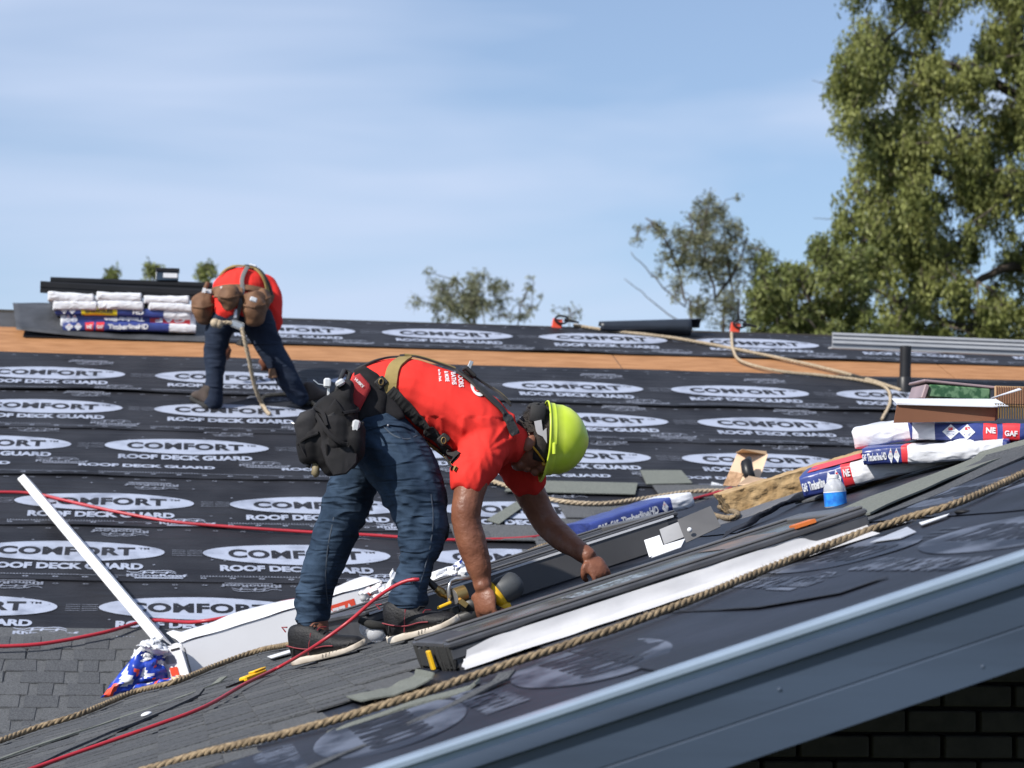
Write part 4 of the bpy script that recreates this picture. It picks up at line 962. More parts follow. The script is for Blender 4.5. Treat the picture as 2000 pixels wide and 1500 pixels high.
M_OLIVE = mat('olive_webbing', (.26, .19, .065), .85, var=.15, vs=12, bump=.6, bs=500)
M_WEB = mat('black_webbing', (.016, .016, .017), .75, bump=.6, bs=600)
M_HVY = mat('hi_vis_plastic', (.50, .64, .04), .36, col2=(.60, .72, .08), vs=14, bump=.06, bs=40, spec=.5)
M_STEEL = mat('steel', (.55, .55, .56), .3, metal=.8, var=.1, vs=30)
M_BRASS = mat('brass', (.38, .26, .10), .35, metal=.8)
M_LEA = mat('brown_leather', (.095, .042, .018), .75, col2=(.165, .08, .038), vs=14, bump=.5, bs=90, dist=.004)
def ridged(p, k=1.): return .5-abs(noise.noise(p*k))*2.2
def blob(name, tubes, vox, mats, parent, disp=None, smooth=8, ells=(), keep=None):
    """closed tubes and ellipsoids fused into one continuous skin; tubes: [(point, (ra, rb)), ...]"""
    mb = MB(); M = mats if not isinstance(mats, (list, tuple)) else mats[0]
    for tb in tubes:
        pts = [Vector(p) for p, r in tb]; rs = [r if isinstance(r, (tuple, list)) else (r, r) for p, r in tb]
        fp = crv(pts, 5); fr = []
        for i in range(len(rs)-1):
            for k in range(5): t = k/5; t = t*t*(3-2*t); fr.append((rs[i][0]*(1-t)+rs[i+1][0]*t, rs[i][1]*(1-t)+rs[i+1][1]*t))
        fr.append(rs[-1])
        t0 = (fp[0]-fp[1]).normalized(); t1 = (fp[-1]-fp[-2]).normalized()
        a0, a1 = min(fr[0]), min(fr[-1])
        fp = [fp[0]+t0*a0*.55, fp[0]+t0*a0*.35]+fp+[fp[-1]+t1*a1*.35, fp[-1]+t1*a1*.55]
        fr = [(fr[0][0]*.55, fr[0][1]*.55), (fr[0][0]*.85, fr[0][1]*.85)]+fr+[(fr[-1][0]*.85, fr[-1][1]*.85), (fr[-1][0]*.55, fr[-1][1]*.55)]
        mb.tube(fp, fr, M, 20, up=(0, 1, 0))
    for c, r, rot in ells: mb.ell(c, r, M, rot, 20, 12)
    o = mb.build(name, parent)
    m = o.modifiers.new('r', 'REMESH'); m.mode = 'VOXEL'; m.voxel_size = vox; m.use_smooth_shade = True
    s = o.modifiers.new('s', 'SMOOTH'); s.iterations = smooth; s.factor = .6
    dg = bpy.context.evaluated_depsgraph_get(); dg.update()
    me = bpy.data.meshes.new_from_object(o.evaluated_get(dg)); me.name = name
    o.modifiers.clear(); o.data = me
    if not me.materials: me.materials.append(M)
    if disp:
        wl = wloc(o); N = len(me.vertices); co = np.empty(N*3); no = np.empty(N*3)
        me.vertices.foreach_get('co', co); me.vertices.foreach_get('normal', no); co = co.reshape(-1, 3); no = no.reshape(-1, 3)
        for i in range(N):
            p = Vector(co[i])+wl; q = disp(p, Vector(no[i])); co[i] += (q*no[i]) if isinstance(q, (int, float)) else np.array(q)
        me.vertices.foreach_set('co', co.ravel())
    me.polygons.foreach_set('use_smooth', [True]*len(me.polygons)); me.update(); return o
def bvh_of(*objs):
    V = []; F = []
    for o in objs:
        k = len(V); wl = wloc(o); V += [Vector(v.co)+wl for v in o.data.vertices]; F += [tuple(a+k for a in p.vertices) for p in o.data.polygons]
    return BVHTree.FromPolygons(V, F)
def hit(bv, px, py, y=8.2):
    d = ray(px, py); h = bv.ray_cast(Vector((0, 0, 0)), d.normalized())
    if h[0] is not None: return h[0], h[1]
    h = bv.find_nearest(d*y); return h[0], h[1]
def strap(bv, path, wpx, mb, m, off=.004, th=.003, y=8.2, rib=0, n=10):
    P = crv([(a, b, 0) for a, b in path], n); k = FPX/y; pts = []
    for p in P:
        h, nn_ = hit(bv, p.x, p.y, y); pts.append((h, nn_))
    prev = None; ringL = []
    C = [h+nn_*off for h, nn_ in pts]
    for _ in range(7): C = [C[0]]+[(C[i-1]+C[i]*2+C[i+1])/4 for i in range(1, len(C)-1)]+[C[-1]]
    for i in range(len(C)):
        t = (C[min(i+1, len(C)-1)]-C[max(i-1, 0)]).normalized(); nn_ = pts[i][1]; sd = t.cross(nn_).normalized(); w_ = wpx/k/2
        e = off+(.0015*(i % 2) if rib else 0)
        up_ = sd.cross(t).normalized(); up_ = up_ if up_.dot(nn_) > 0 else -up_
        c = C[i]; r = [c-sd*w_-up_*.003, c-sd*w_+up_*th, c+up_*(th*1.3+(.0012 if (rib and i % 2) else 0)), c+sd*w_+up_*th, c+sd*w_-up_*.003]
        ringL += r
    q = 5; N = len(C)
    mb.add(ringL, [(i*q+j, i*q+j+1, (i+1)*q+j+1, (i+1)*q+j) for i in range(N-1) for j in range(q-1)]+[(i*q, (i+1)*q, (i+1)*q+4, i*q+4) for i in range(N-1)], m)
def hand(tubes, ells, w, f, dn, k, curl=1., side=1):
    """fingers: w = wrist point, f = finger direction, dn = palm-closing direction, k = size"""
    sd = f.cross(dn).normalized()*side; pc = w+f*.045*k
    ells.append((pc, (.043*k, .020*k, .047*k), Matrix((sd, dn, f)).transposed()))
    for i, (o_, L_) in enumerate(((-.031, .78), (-.010, .92), (.012, .88), (.032, .70))):
        b = pc+sd*o_*k+f*.030*k; p1 = b+(f*.026+dn*.020*curl)*k*L_*1.2; p2 = p1+(f*-.004+dn*.034)*k*L_*curl+f*(1-curl)*.02*k; p3 = p2+(f*-.026+dn*.006)*k*L_*curl+f*(1-curl)*.02*k
        r_ = .0086*k; tubes.append([(b-f*.03*k, r_), (b, r_), (p1, r_*1.02), (p2, r_*.92), (p3, r_*.8)])
    b = pc-sd*.036*k-f*.018*k; p1 = b-sd*.014*k+(f*.022+dn*.018)*k; p2 = p1+(f*.018+dn*.020+sd*.012)*k
    tubes.append([(b+sd*.02*k, .013*k), (b, .0125*k), (p1, .011*k), (p2, .0095*k)])
def shoe(heel, toe, name, label, parent, sole_t=.018, up=None, lace=True, ms=None, mk=None, kk=1.):
    up = up or NN(8); A = (toe-heel).normalized(); L = (toe-heel).length; B = up.cross(A).normalized(); C = A.cross(B)
    root_name = name; mb = MB()
    ts = [0, .04, .12, .25, .4, .55, .7, .82, .92, .98, 1.]; wd = [.018, .028, .035, .036, .037, .043, .048, .047, .038, .022, .008]
    ht = [.105, .124, .130, .128, .110, .080, .058, .046, .036, .026, .012]; spring = [.004, .001, 0, 0, 0, 0, .0, .002, .006, .010, .013]
    n = 16; V = []
    for t, w_, h_, s_ in zip(ts, wd, ht, spring):
        c = heel+A*(L*t)+C*(s_)
        for j in range(n):
            a = 2*pi*j/n; x = cos(a); z = sin(a); x = math.copysign(abs(x)**.7, x)
            zz = sole_t*.6+h_*kk*(.5+.5*z); nr = 1-.42*(.5+.5*z)**2*(1 if t > .3 else .35)
            V.append(c+B*(x*w_*nr*kk)+C*zz+A*(.012*(.5+.5*z)*(-1 if t > .5 else (.8 if t < .1 else 0))))
    fs = [(i*n+j, i*n+(j+1) % n, (i+1)*n+(j+1) % n, (i+1)*n+j) for i in range(len(ts)-1) for j in range(n)]+[tuple(range(n)), tuple(range((len(ts)-1)*n, len(ts)*n))]
    mb.add(V, fs, mk or M_SHOE); up_ = mb.build(name, parent, smooth=True)
    mo = up_.modifiers.new('s', 'SUBSURF'); mo.levels = mo.render_levels = 1
    mb = MB(); V = []; n = 12
    for t, w_, s_ in zip(ts, wd, spring):
        c = heel+A*(L*(t*1.02-.01))+C*s_; th_ = sole_t*(1.25 if t < .3 else 1.)
        for a_, b_ in ((-1.0, .0), (-1.05, .2), (-1.04, .8), (-.98, 1.0), (-.6, 1.1), (0, 1.1), (.6, 1.1), (.98, 1.0), (1.04, .8), (1.05, .2), (1.0, 0), (0, -.02)): V.append(c+B*(a_*w_*kk)+C*(b_*th_))
    fs = [(i*n+j, i*n+(j+1) % n, (i+1)*n+(j+1) % n, (i+1)*n+j) for i in range(len(ts)-1) for j in range(n)]+[tuple(range(n)), tuple(range((len(ts)-1)*n, len(ts)*n))]
    mb.add(V, fs, ms or M_SOLE); so_ = mb.build('sole', up_, smooth=True)
    if lace:
        mb = MB(); s = -1 if B.y > 0 else 1
        pl = [heel+A*(L*t)+B*(s*w_*1.02)+C*z for t, w_, z in ((.02, .026, .075), (.18, .036, .058), (.35, .037, .045), (.55, .042, .044), (.68, .044, .038))]
        mb.tube(crv(pl, 5), .0022, M_LACE, 5)
        for q in range(5):
            t = .42+q*.062; z = .118-q*.016; p = heel+A*(L*t)+C*z
            mb.tube([p+B*-.022, p+C*.006, p+B*.022+A*.008], .0024, M_LACE if q % 2 else M_WEB, 5)
        mb.tube([heel+C*.12-A*.002, heel+C*.14-A*.012, heel+C*.135+A*.01], .003, M_LACE, 5)
        for t, z, m_ in ((.06, .075, M_BLKM), (.30, .085, M_LACE), (.80, .030, M_BLKM)):
            for s2_ in (-1, 1):
                w2_ = .034 if t < .5 else .044
                mb.tube([heel+A*(L*t)+B*(s2_*w2_*1.04)+C*.026, heel+A*(L*(t+.05))+B*(s2_*w2_*.98)+C*(z*.75), heel+A*(L*(t+.09))+B*(s2_*w2_*.72)+C*(z*1.15)], (.0022), m_ if m_ is M_LACE else M_STEEL if 0 else M_WEB, 5)
        mb.build('lace', up_)
        mb = MB(); e = heel+C*sole_t*.55
        for q in range(7): mb.tube([heel+A*(L*(.5+q*.05))+B*(s*.049*(.95 if q < 5 else .85))+C*(.006+q*.0006), heel+A*(L*(.52+q*.05))+B*(s*.049*(.95 if q < 5 else .85))+C*(.018+q*.001)], .0011, M_FOAMB, 4)
        mb.build('tread', up_)
    return up_
# ---------------------------------------------------------------- the bent man in front
YP = 8.25; KP = FPX/YP
def P1(px, py, dy=0): return at(px, py, YP+dy)
def T1(l): return [(P1(a, b, c), (r[0]/KP, r[1]/KP) if isinstance(r, tuple) else r/KP) for a, b, c, r in l]
foot = P1(660, 1290, .1)
man = empty('person', foot, 'bent man in red shirt, jeans and lime hard hat, working at the skylights', 'person')
torso = [(698, 792, 0, (48, 92)), (740, 766, 0, (60, 98)), (800, 768, 0, (66, 106)), (866, 802, 0, (76, 116)), (928, 838, 0, (74, 122)), (980, 862, 0, (56, 108)), (1004, 868, 0, (38, 66))]
armR = [(948, 862, -.15, 40), (928, 915, -.19, 33), (912, 985, -.22, 29), (911, 1018, -.22, 28), (921, 1060, -.22, 29), (934, 1102, -.22, 25), (941, 1134, -.22, 18), (944, 1148, -.23, 17)]
armL = [(1004, 890, .14, 38), (1032, 955, .19, 32), (1062, 1013, .2, 28), (1092, 1046, .15, 27), (1130, 1074, .05, 20), (1150, 1088, .02, 18)]
legL = [(708, 850, .09, (58, 76)), (702, 905, .11, (54, 66)), (684, 960, .13, (50, 58)), (664, 1020, .15, (46, 52)), (641, 1080, .18, (43, 48)), (621, 1135, .2, (39, 45)), (611, 1175, .22, (39, 44)), (612, 1206, .23, (37, 42))]
legR = [(735, 850, -.07, (66, 82)), (778, 900, -.11, (70, 78)), (806, 955, -.15, (66, 68)), (822, 1010, -.18, (52, 56)), (822, 1060, -.2, (44, 48)), (810, 1115, -.2, (33, 43)), (801, 1150, -.19, (36, 43)), (797, 1178, -.19, (40, 44))]
sh = lambda l, k: [(a, b, c, (r[0]*k, r[1]*k) if isinstance(r, tuple) else r*k) for a, b, c, r in l]
tb = [T1(sh(torso, .86)), T1(armR), T1(armL), T1(sh(legL, .8)+[(617, 1262, .2, 28)]), T1(sh(legR, .8)+[(797, 1225, -.15, 28)]),
      T1([(985, 862, 0, 40), (1018, 864, 0, 36), (1045, 865, 0, 44)]), T1([(715, 835, 0, (50, 86)), (735, 800, 0, (52, 88))])]
el = [(P1(1070, 860), (66/KP, 50/KP, 59/KP), None), (P1(1040, 882), (40/KP, 38/KP, 34/KP), None), (P1(1014, 908), (16/KP, 20/KP, 12/KP), None), (P1(1046, 921), (10/KP, 7/KP, 10/KP), None), (P1(1062, 912), (16/KP, 26/KP, 12/KP), None),
      (P1(1034, 866, -.089), (.020, .010, .032), Matrix.Rotation(.5, 3, 'Y')), (P1(1034, 866, .089), (.020, .010, .032), Matrix.Rotation(.5, 3, 'Y')), (P1(1030, 917), (8/KP, 13/KP, 6/KP), None)]
hand(tb, el, P1(944, 1146, -.23), Vector((.10, -.16, -1)).normalized(), Vector((.65, .72, .0)).normalized(), 1.06, 1, 1)
hand(tb, el, P1(1150, 1086, .02), Vector((.50, -.30, -.80)).normalized(), Vector((-.25, .85, -.35)).normalized(), 1.02, 1, 1)
def skin_disp(p, n): return .0015*noise.noise(p*28)+.001*noise.noise(p*60)
body = blob('body', tb, .0042, M_SKIN, man, skin_disp, 3, el)
# shirt
slR = [(950, 858, -.13, 50), (936, 895, -.17, 46), (920, 928, -.195, 42), (914, 942, -.20, 41)]
slL = [(1000, 880, .12, 48), (1018, 918, .16, 42), (1032, 944, .18, 39)]
PA = P1(895, 905, -.2); 
def shirt_disp(p, n):
    # drag folds running from the armpit up the back and along the side
    x = (p.x-P1(870, 800).x)*KP; z = -(p.z-P1(870, 800).z)*KP
    ang = atan2(z-90, x-60); rad = sqrt((x-60)**2+(z-90)**2)
    f = .008*ridged(Vector((cos(ang)*2.6, sin(ang)*2.6, rad*.006)))*min(1, rad/70)*(.3+.7*max(0, 1-rad/240))
    f += .005*noise.noise(Vector((p.x*9, p.y*7, p.z*9)))
    wst = max(0, 1-abs(x+150)/60); f += .005*wst*ridged(Vector((x*.012+z*.06, p.y*6, 4.)))
    if z > 20: f += .007*ridged(Vector((x*.045-z*.01, z*.008, p.y*3)))
    return f
shirt = blob('shirt', [T1(torso), T1(slR), T1(slL)], .006, M_RED, man, shirt_disp, 4)
# jeans
def jean_disp(p, n):
    k = p.z-foot.z
    w_ = noise.noise(p*5)*1.2; w2 = noise.noise(p*2.3)
    low = max(0, min(1, (.42-k)/.34)); knee = max(0, 1-abs(k-.50)/.2); hip = max(0, 1-abs(k-.74)/.16)
    f = .004*noise.noise(p*8)
    f += low*.013*ridged(Vector((p.x*3+w_*.4, p.y*3, k*13+w_+p.x*5)))
    f += knee*.012*ridged(Vector((p.x*4+w2, p.y*3, k*13-p.x*10+w_*1.4)))
    f += hip*.011*ridged(Vector((p.x*6+k*8, p.y*3, k*9+p.x*12+w_)))
    f += .004*ridged(Vector((p.x*9, p.y*8, k*24+p.x*15+w2*2)))
    return f-.003
jeans = blob('jeans', [T1(legL), T1(legR), T1([(714, 868, 0, (52, 94)), (738, 864, 0, (40, 92))])], .006, M_DENIM, man, jean_disp, 3)
# seam and pocket stitching
bv = bvh_of(jeans); bvs = bvh_of(shirt)
mb = MB()
strap(bv, [(842, 965), (846, 1010), (842, 1060), (830, 1110), (818, 1150)], 2.2, mb, mat('denim_stitch', (.05, .065, .09), .8), .0005, .0006)
mb.build('stitching', jeans); mb = MB()
strap(bv, [(748, 832), (768, 850), (795, 858), (815, 850)], 2.2, mb, MATS['denim_stitch'], .0005, .0006)
mb.build('stitching', jeans); mb = MB()
strap(bv, [(652, 1010), (640, 1070), (636, 1130), (640, 1180)], 2.2, mb, MATS['denim_stitch'], .0005, .0006)
mb.build('stitching', jeans)
mb = MB(); strap(bv, [(705, 838), (740, 829), (775, 829), (800, 838)], 12, mb, M_DENIM, .004, .003); h, n_ = hit(bv, 757, 833); mb.ell(h+n_*.006, .004, M_STEEL, n=8, k=5); mb.build('waistband', jeans)
# printing on the back of the shirt
def onshirt(px, py, off=.0025): h, n_ = hit(bvs, px, py); return h+n_*off
mb = MB(); M_WP = mat('white_ink', (.78, .76, .76), .8, var=.02, bump=0)
for s, x0, x1, y0, y1 in (('DOORS', 893, 903, 727, 757), ('BATHS', 880, 889, 728, 752), ('& MORE', 867, 875, 726, 746), ('to be Paid.', 855, 860, 722, 746)):
    letters(mb, s, 0, 0, 1, 1, lambda a, b: onshirt(x0+(x1-x0)*b+(a*2.5), y0+(y1-y0)*a), M_WP, .03, maxe=.3)
mb.build('print', shirt)
mb = MB(); V = [onshirt(932, 758, .003)]
for rr in (.5, 1):
    for j in range(20): a = 2*pi*j/20; V.append(onshirt(932+13*cos(a)*rr+5*sin(a)*rr, 758+17*sin(a)*rr, .003))
mb.add(V, [(0, 1+j, 1+(j+1) % 20) for j in range(20)]+[(1+j, 21+j, 21+(j+1) % 20, 1+(j+1) % 20) for j in range(20)], M_WP)
P = [onshirt(932+9*cos(a)*(1-a*.09), 758+10*sin(a)*(1-a*.09), .0045) for a in np.linspace(0, 8, 22)]; mb.tube(P, .0022, M_RED, 5); mb.build('emblem', shirt)
# shoes
h1 = at(577, 1299, 8.50); t1 = at(714, 1266, 8.30); h2 = at(764, 1257, 8.08); t2 = at(897, 1219, 7.93)
shoe(h1, t1, 'shoe', None, man); shoe(h2, t2, 'shoe', None, man)
# hair
mb = MB(); c = P1(1070, 858); nn2 = 30
V = []; fs = []
for i in range(16):
    th = pi*i/15
    for j in range(nn2):
        a = 2*pi*j/nn2; d = Vector((cos(th), sin(th)*cos(a), sin(th)*sin(a)))     # axis along x
        V.append(c+Vector((d.x*68/KP, d.y*53/KP, d.z*62/KP))*(1+.03*noise.noise(d*9)))
for i in range(15):
    for j in range(nn2):
        q = [i*nn2+j, i*nn2+(j+1) % nn2, (i+1)*nn2+(j+1) % nn2, (i+1)*nn2+j]; m_ = sum((V[k_]-c for k_ in q), Vector())/4*KP
        if (m_.z > -4-m_.x*.35 or (abs(m_.y) > 30 and -38 < m_.x < 0 and m_.z > -48)) and m_.x > -60: fs.append(tuple(q))
mb.add(V, fs, M_HAIR); mb.build('hair', body, smooth=True, solid=.006)
mb = MB(); rr = random.Random(3)
for k_ in range(420):
    a = rr.uniform(-1.3, 1.3); x = rr.uniform(-50, -5); d = Vector((x/68, 0, 0)); s_ = sqrt(max(0, 1-d.x**2)); p = c+Vector((x/KP, s_*sin(a)*54/KP, s_*cos(a)*63/KP)); nr = (p-c).normalized()
    e = p+nr*rr.uniform(.006, .016)+Vector((rr.uniform(-.014, .002), rr.uniform(-.005, .005), 0)); w_ = Vector((0, 1, 0)).cross(nr).normalized()*.0016
    mb.add([p-w_, p+w_, e], [(0, 1, 2)], M_HAIR)
tag(mb.build('hair_strands', body), kind='stuff')
# hard hat
hh = empty('hard_hat', P1(1070, 858)); hh.parent = man; hh.location = P1(1070, 858)-man.location
ax = Vector((1, 0, -.03)).normalized(); uz = Vector((.03, 0, 1)).normalized(); uy = Vector((0, 1, 0)); hc = P1(1066, 857)
mb = MB(); n = 48
prof = [(-2, 70), (0, 71), (2, 70.5), (3, 67), (12, 66.5), (14, 66.2), (15, 64.6), (30, 63.2), (46, 58), (60, 49), (72, 36), (80, 22), (84.5, 10), (86, .5)]
V = []
for x, r_ in prof:
    for j in range(n):
        a = 2*pi*j/n; cz, cy = sin(a), cos(a)
        rz = r_*(1.08 if 1 else 1); ry = r_*.86
        vis = 0
        if x < 3 and cz < -.35: vis = (-.35-cz)/.65
        rdg = 1.012 if (abs(cy) < .16 and x > 15 and x < 84) else 1.0
        V.append(hc+ax*((x-7*vis**1.2)/KP)+uz*(cz*rz*rdg*(1+.13*vis)/KP)+uy*(cy*ry*rdg*(1+.02*vis)/KP))
mb.add(V, [(i*n+j, i*n+(j+1) % n, (i+1)*n+(j+1) % n, (i+1)*n+j) for i in range(len(prof)-1) for j in range(n)], M_HVY)
o_ = mb.build('helmet', man, smooth=True, solid=-.0035); o_.name = 'hard_hat_shell'
bpy.data.objects.remove(hh)
mb = MB(); mb.box(hc+ax*(-.0+8/KP)+uy*-.105+uz*(-22/KP), (.012, .010, .042), M_HVY, bev=.003); mb.build('accessory_slot', o_)
mb = MB(); 
mb.tube([hc+ax*(x/KP)+uz*(62/KP*cos(a))+uy*(54/KP*sin(a)) for x, a in [(-6, t) for t in np.linspace(-2.0, 2.0, 24)]], (.014, .003), M_WEB, 6) if 0 else None
for s in (-1,):
    q = P1(1050, 808, -.085); mb.box(q, (30/KP, .02, 34/KP), M_WEB, Matrix.Rotation(.1, 3, 'Y'), .004)
q = P1(1046, 800, 0); mb.box(q, (26/KP, .16, 20/KP), M_WEB, bev=.006)
for k_ in range(14): mb.ell(P1(1040+R.uniform(-6, 22), 795+R.uniform(-6, 6), R.uniform(-.08, .06)), (.010, .012, .008), M_WEB, n=6, k=4)
mb.build('ratchet_strap', o_, smooth=True)
mb = MB(); V = [P1(a, b, -.094) for a, b in ((1043, 823), (1057, 820), (1060, 842), (1067, 836), (1068, 866), (1060, 853), (1050, 848), (1047, 843))]; mb.add(V, [tuple(range(8))], mat('pale_grey_plastic', (.42, .41, .42), .5)); mb.build('side_bracket', o_, solid=.004)
mb = MB(); mb.box(P1(1061, 903, -.055), (.012, .012, .026), mat('amber_lens', (.45, .24, .02), .2), Matrix.Rotation(-.4, 3, 'Y'), .003)
mb.tube([P1(1036, 866, -.095), P1(1050, 884, -.088), P1(1062, 900, -.07), P1(1064, 912, -.03), P1(1064, 914, .04)], .0035, MATS['amber_lens'], 6); mb.build('safety_glasses', man)
# harness
mb = MB()
strap(bvs, [(760, 762), (790, 790), (830, 830), (868, 868), (893, 897)], 27, mb, M_WEB, .006, .004, rib=1, n=9); mb.build('harness_strap', man)
mb = MB(); strap(bvs, [(793, 700), (772, 716), (764, 740), (761, 768)], 25, mb, M_OLIVE, .006, .003); o_ = mb.build('harness_strap', man); o_['label'] = 'olive webbing over the lower back'
mb = MB(); strap(bvs, [(788, 700), (830, 703), (868, 712), (905, 738), (945, 772), (985, 812), (1003, 850)], 20, mb, M_WEB, .010, .004, n=8)
mb.build('harness_strap', man); mb = MB()
strap(bvs, [(905, 728), (940, 752), (968, 775), (990, 800)], 16, mb, M_WEB, .020, .004, n=6); mb.build('harness_strap', man)
mb = MB(); strap(bvs, [(790, 699), (835, 699), (870, 704), (890, 718)], 11, mb, M_OLIVE, .014, .003, n=6); mb.build('harness_strap', man); mb = MB(); strap(bvs, [(958, 762), (975, 772), (990, 792)], 7, mb, M_OLIVE, .022, .003, n=5); mb.build('harness_strap', man); mb = MB()
strap(bvs, [(775, 820), (800, 842), (830, 876), (862, 902), (893, 917)], 9, mb, M_OLIVE, .008, .003, n=6); o_ = mb.build('harness_strap', man); o_['label'] = 'thin olive webbing crossing the belly and shoulder'
mb = MB(); strap(bvs, [(700, 724), (735, 708), (770, 700), (800, 697)], 8, mb, M_WEB, .008, .003, n=6); mb.build('harness_strap', man); mb = MB(); strap(bvs, [(765, 812), (800, 860), (840, 895), (885, 915)], 10, mb, M_WEB, .004, .003, n=6); mb.build('harness_strap', man)
mb = MB(); q, n_ = hit(bvs, 915, 730); mb.box(q+n_*.024, (.05, .10, .012), M_WEB, Matrix.Rotation(.75, 3, 'Y'), .004)
mb.box(q+n_*.04+Vector((-.01, -.03, .01)), (.014, .008, .03), M_STEEL, Matrix.Rotation(.4, 3, 'Y'), .002); mb.build('harness_plate', man)
for (a, b) in ((745, 750), (868, 852), (762, 822)):
    q, n_ = hit(bvs, a, b); mb = MB(); mb.box(q+n_*.014, (.034, .012, .04), M_WEB, Matrix.Rotation(.8, 3, 'Y'), .004)
    mb.tube([q+n_*.02+Vector((.008*cos(t), -.004, .011*sin(t))) for t in np.linspace(0, 2*pi, 11)], .002, M_BRASS, 5); mb.build('buckle', man)
# tool belt: pads, red panel, big black pouch
def pad(pix, dy, th, m, name, par, noise_=.004, lift=0):
    """cushioned panel from a pixel outline, thickness th towards the viewer"""
    mb = MB(); n = len(pix); cx_ = sum(a for a, b in pix)/n; cy_ = sum(b for a, b in pix)/n
    V = []
    rings = ((1., .5), (1., -.35), (.93, -.5), (.6, -.56), (.0, -.6))
    for s_, d_ in rings[:4]:
        for a, b in pix: V.append(P1(cx_+(a-cx_)*s_, cy_+(b-cy_)*s_, (dy(a, b) if callable(dy) else dy)+d_*th)+Vector((0, noise_*noise.noise(Vector((a*.05, b*.05, dy(a, b) if callable(dy) else dy))), 0)))
    V.append(P1(cx_, cy_, (dy(cx_, cy_) if callable(dy) else dy)-.6*th))
    fs = [(i*n+j, i*n+(j+1) % n, (i+1)*n+(j+1) % n, (i+1)*n+j) for i in range(3) for j in range(n)]+[(3*n+j, 3*n+(j+1) % n, 4*n) for j in range(n)]+[tuple(range(n))]
    mb.add(V, fs, m); o = mb.build(name, par, smooth=True, auto=.9); return o
belt = pad([(692, 722), (712, 714), (738, 730), (750, 748), (757, 772), (752, 812), (738, 822), (712, 825), (700, 832), (688, 820), (700, 790), (690, 760)], -.150, .05, M_BLK, 'tool_belt', man)
pad([(744, 750), (760, 768), (785, 800), (792, 815), (778, 822), (752, 812), (744, 795)], -.155, .03, M_BLK, 'belt_pad', belt)
pad([(690, 735), (703, 729), (722, 750), (724, 760), (703, 802), (684, 797), (676, 770), (680, 750)], -.185, .03, mat('red_pad', (.34, .022, .025), .8, bump=.4, bs=300), 'red_panel', belt)
mb = MB(); letters(mb, 'HUSKY', 0, 0, 1, 1, lambda a, b: P1(692+a*17+b*3.0, 742+a*17-b*5, -.207), M_WP, .04, maxe=.3); mb.build('print', belt)
M_BAG = mat('black_nylon', (.010, .0095, .011), .8, var=.3, vs=9, bump=.5, bs=700, spec=.25)
def bag_disp(p, n): return .006*ridged(Vector((p.x*9+p.z*4, p.y*6, p.z*8-p.x*5)))+.004*noise.noise(p*13)-.003
def bagtube(l): return T1(l)
bg_ = blob('tool_pouch', [bagtube([(655, 800, -0.23, (44, 40)), (652, 850, -0.26, (46, 52)), (650, 895, -0.25, (38, 44)), (652, 916, -0.25, (24, 34))]),
                          bagtube([(606, 820, -0.22, (24, 40)), (604, 860, -0.24, (30, 46)), (612, 890, -0.24, (28, 38))]),
                          bagtube([(690, 840, -0.27, (24, 40)), (688, 880, -0.28, (26, 40)), (680, 905, -0.27, (18, 28))]),
                          bagtube([(676, 762, -0.20, (20, 44)), (662, 790, -0.22, (30, 46))]),
                          bagtube([(628, 905, -0.20, (14, 30)), (618, 885, -0.20, (20, 34))])], .006, M_BAG, man, bag_disp, 3)
bb = bvh_of(bg_)
for (pix, dy) in (([(625, 835), (645, 812), (668, 808), (690, 850), (678, 868), (648, 852)], None),):
    pass
M_BAG2 = mat('black_nylon_face', (.014, .013, .015), .7, var=.4, vs=12, bump=.6, bs=500, spec=.4, fold=((14, 14, 14), (0, .6, 0), .8, .010))
pad([(628, 838), (650, 858), (676, 866), (691, 862), (700, 872), (697, 905), (677, 926), (652, 930), (636, 906), (626, 872)], -.300, .07, M_BAG2, 'pouch_face', bg_, .012)
pad([(573, 830), (586, 806), (612, 797), (627, 814), (624, 850), (631, 896), (608, 888), (597, 894), (583, 868)], -.270, .07, M_BAG2, 'pouch_face', bg_, .012)
pad([(634, 805), (655, 778), (672, 800), (688, 832), (703, 846), (692, 860), (668, 860), (645, 846)], -.300, .05, M_BAG, 'pouch_flap', bg_, .010)
pad([(640, 812), (652, 805), (668, 830), (680, 846), (665, 848), (650, 838)], -.322, .012, M_TAR_SHADE, 'pocket_opening_shade', bg_, .003)  # dark pad painting in the shade inside the pocket
mb = MB()   # pocket rims and flaps
strap(bb, [(590, 806), (612, 797), (632, 808), (640, 832)], 7, mb, M_BAG, .008, .004); strap(bb, [(622, 812), (640, 842), (660, 862), (682, 868)], 8, mb, M_BAG, .010, .005)
strap(bb, [(640, 868), (641, 900), (644, 918)], 4, mb, M_BAG, .006, .004); strap(bb, [(585, 868), (600, 855), (625, 845)], 5, mb, M_BAG, .006, .004); strap(bb, [(668, 812), (690, 805), (702, 800)], 7, mb, M_BAG, .012, .004)
mb.build('pocket_rim', bg_)
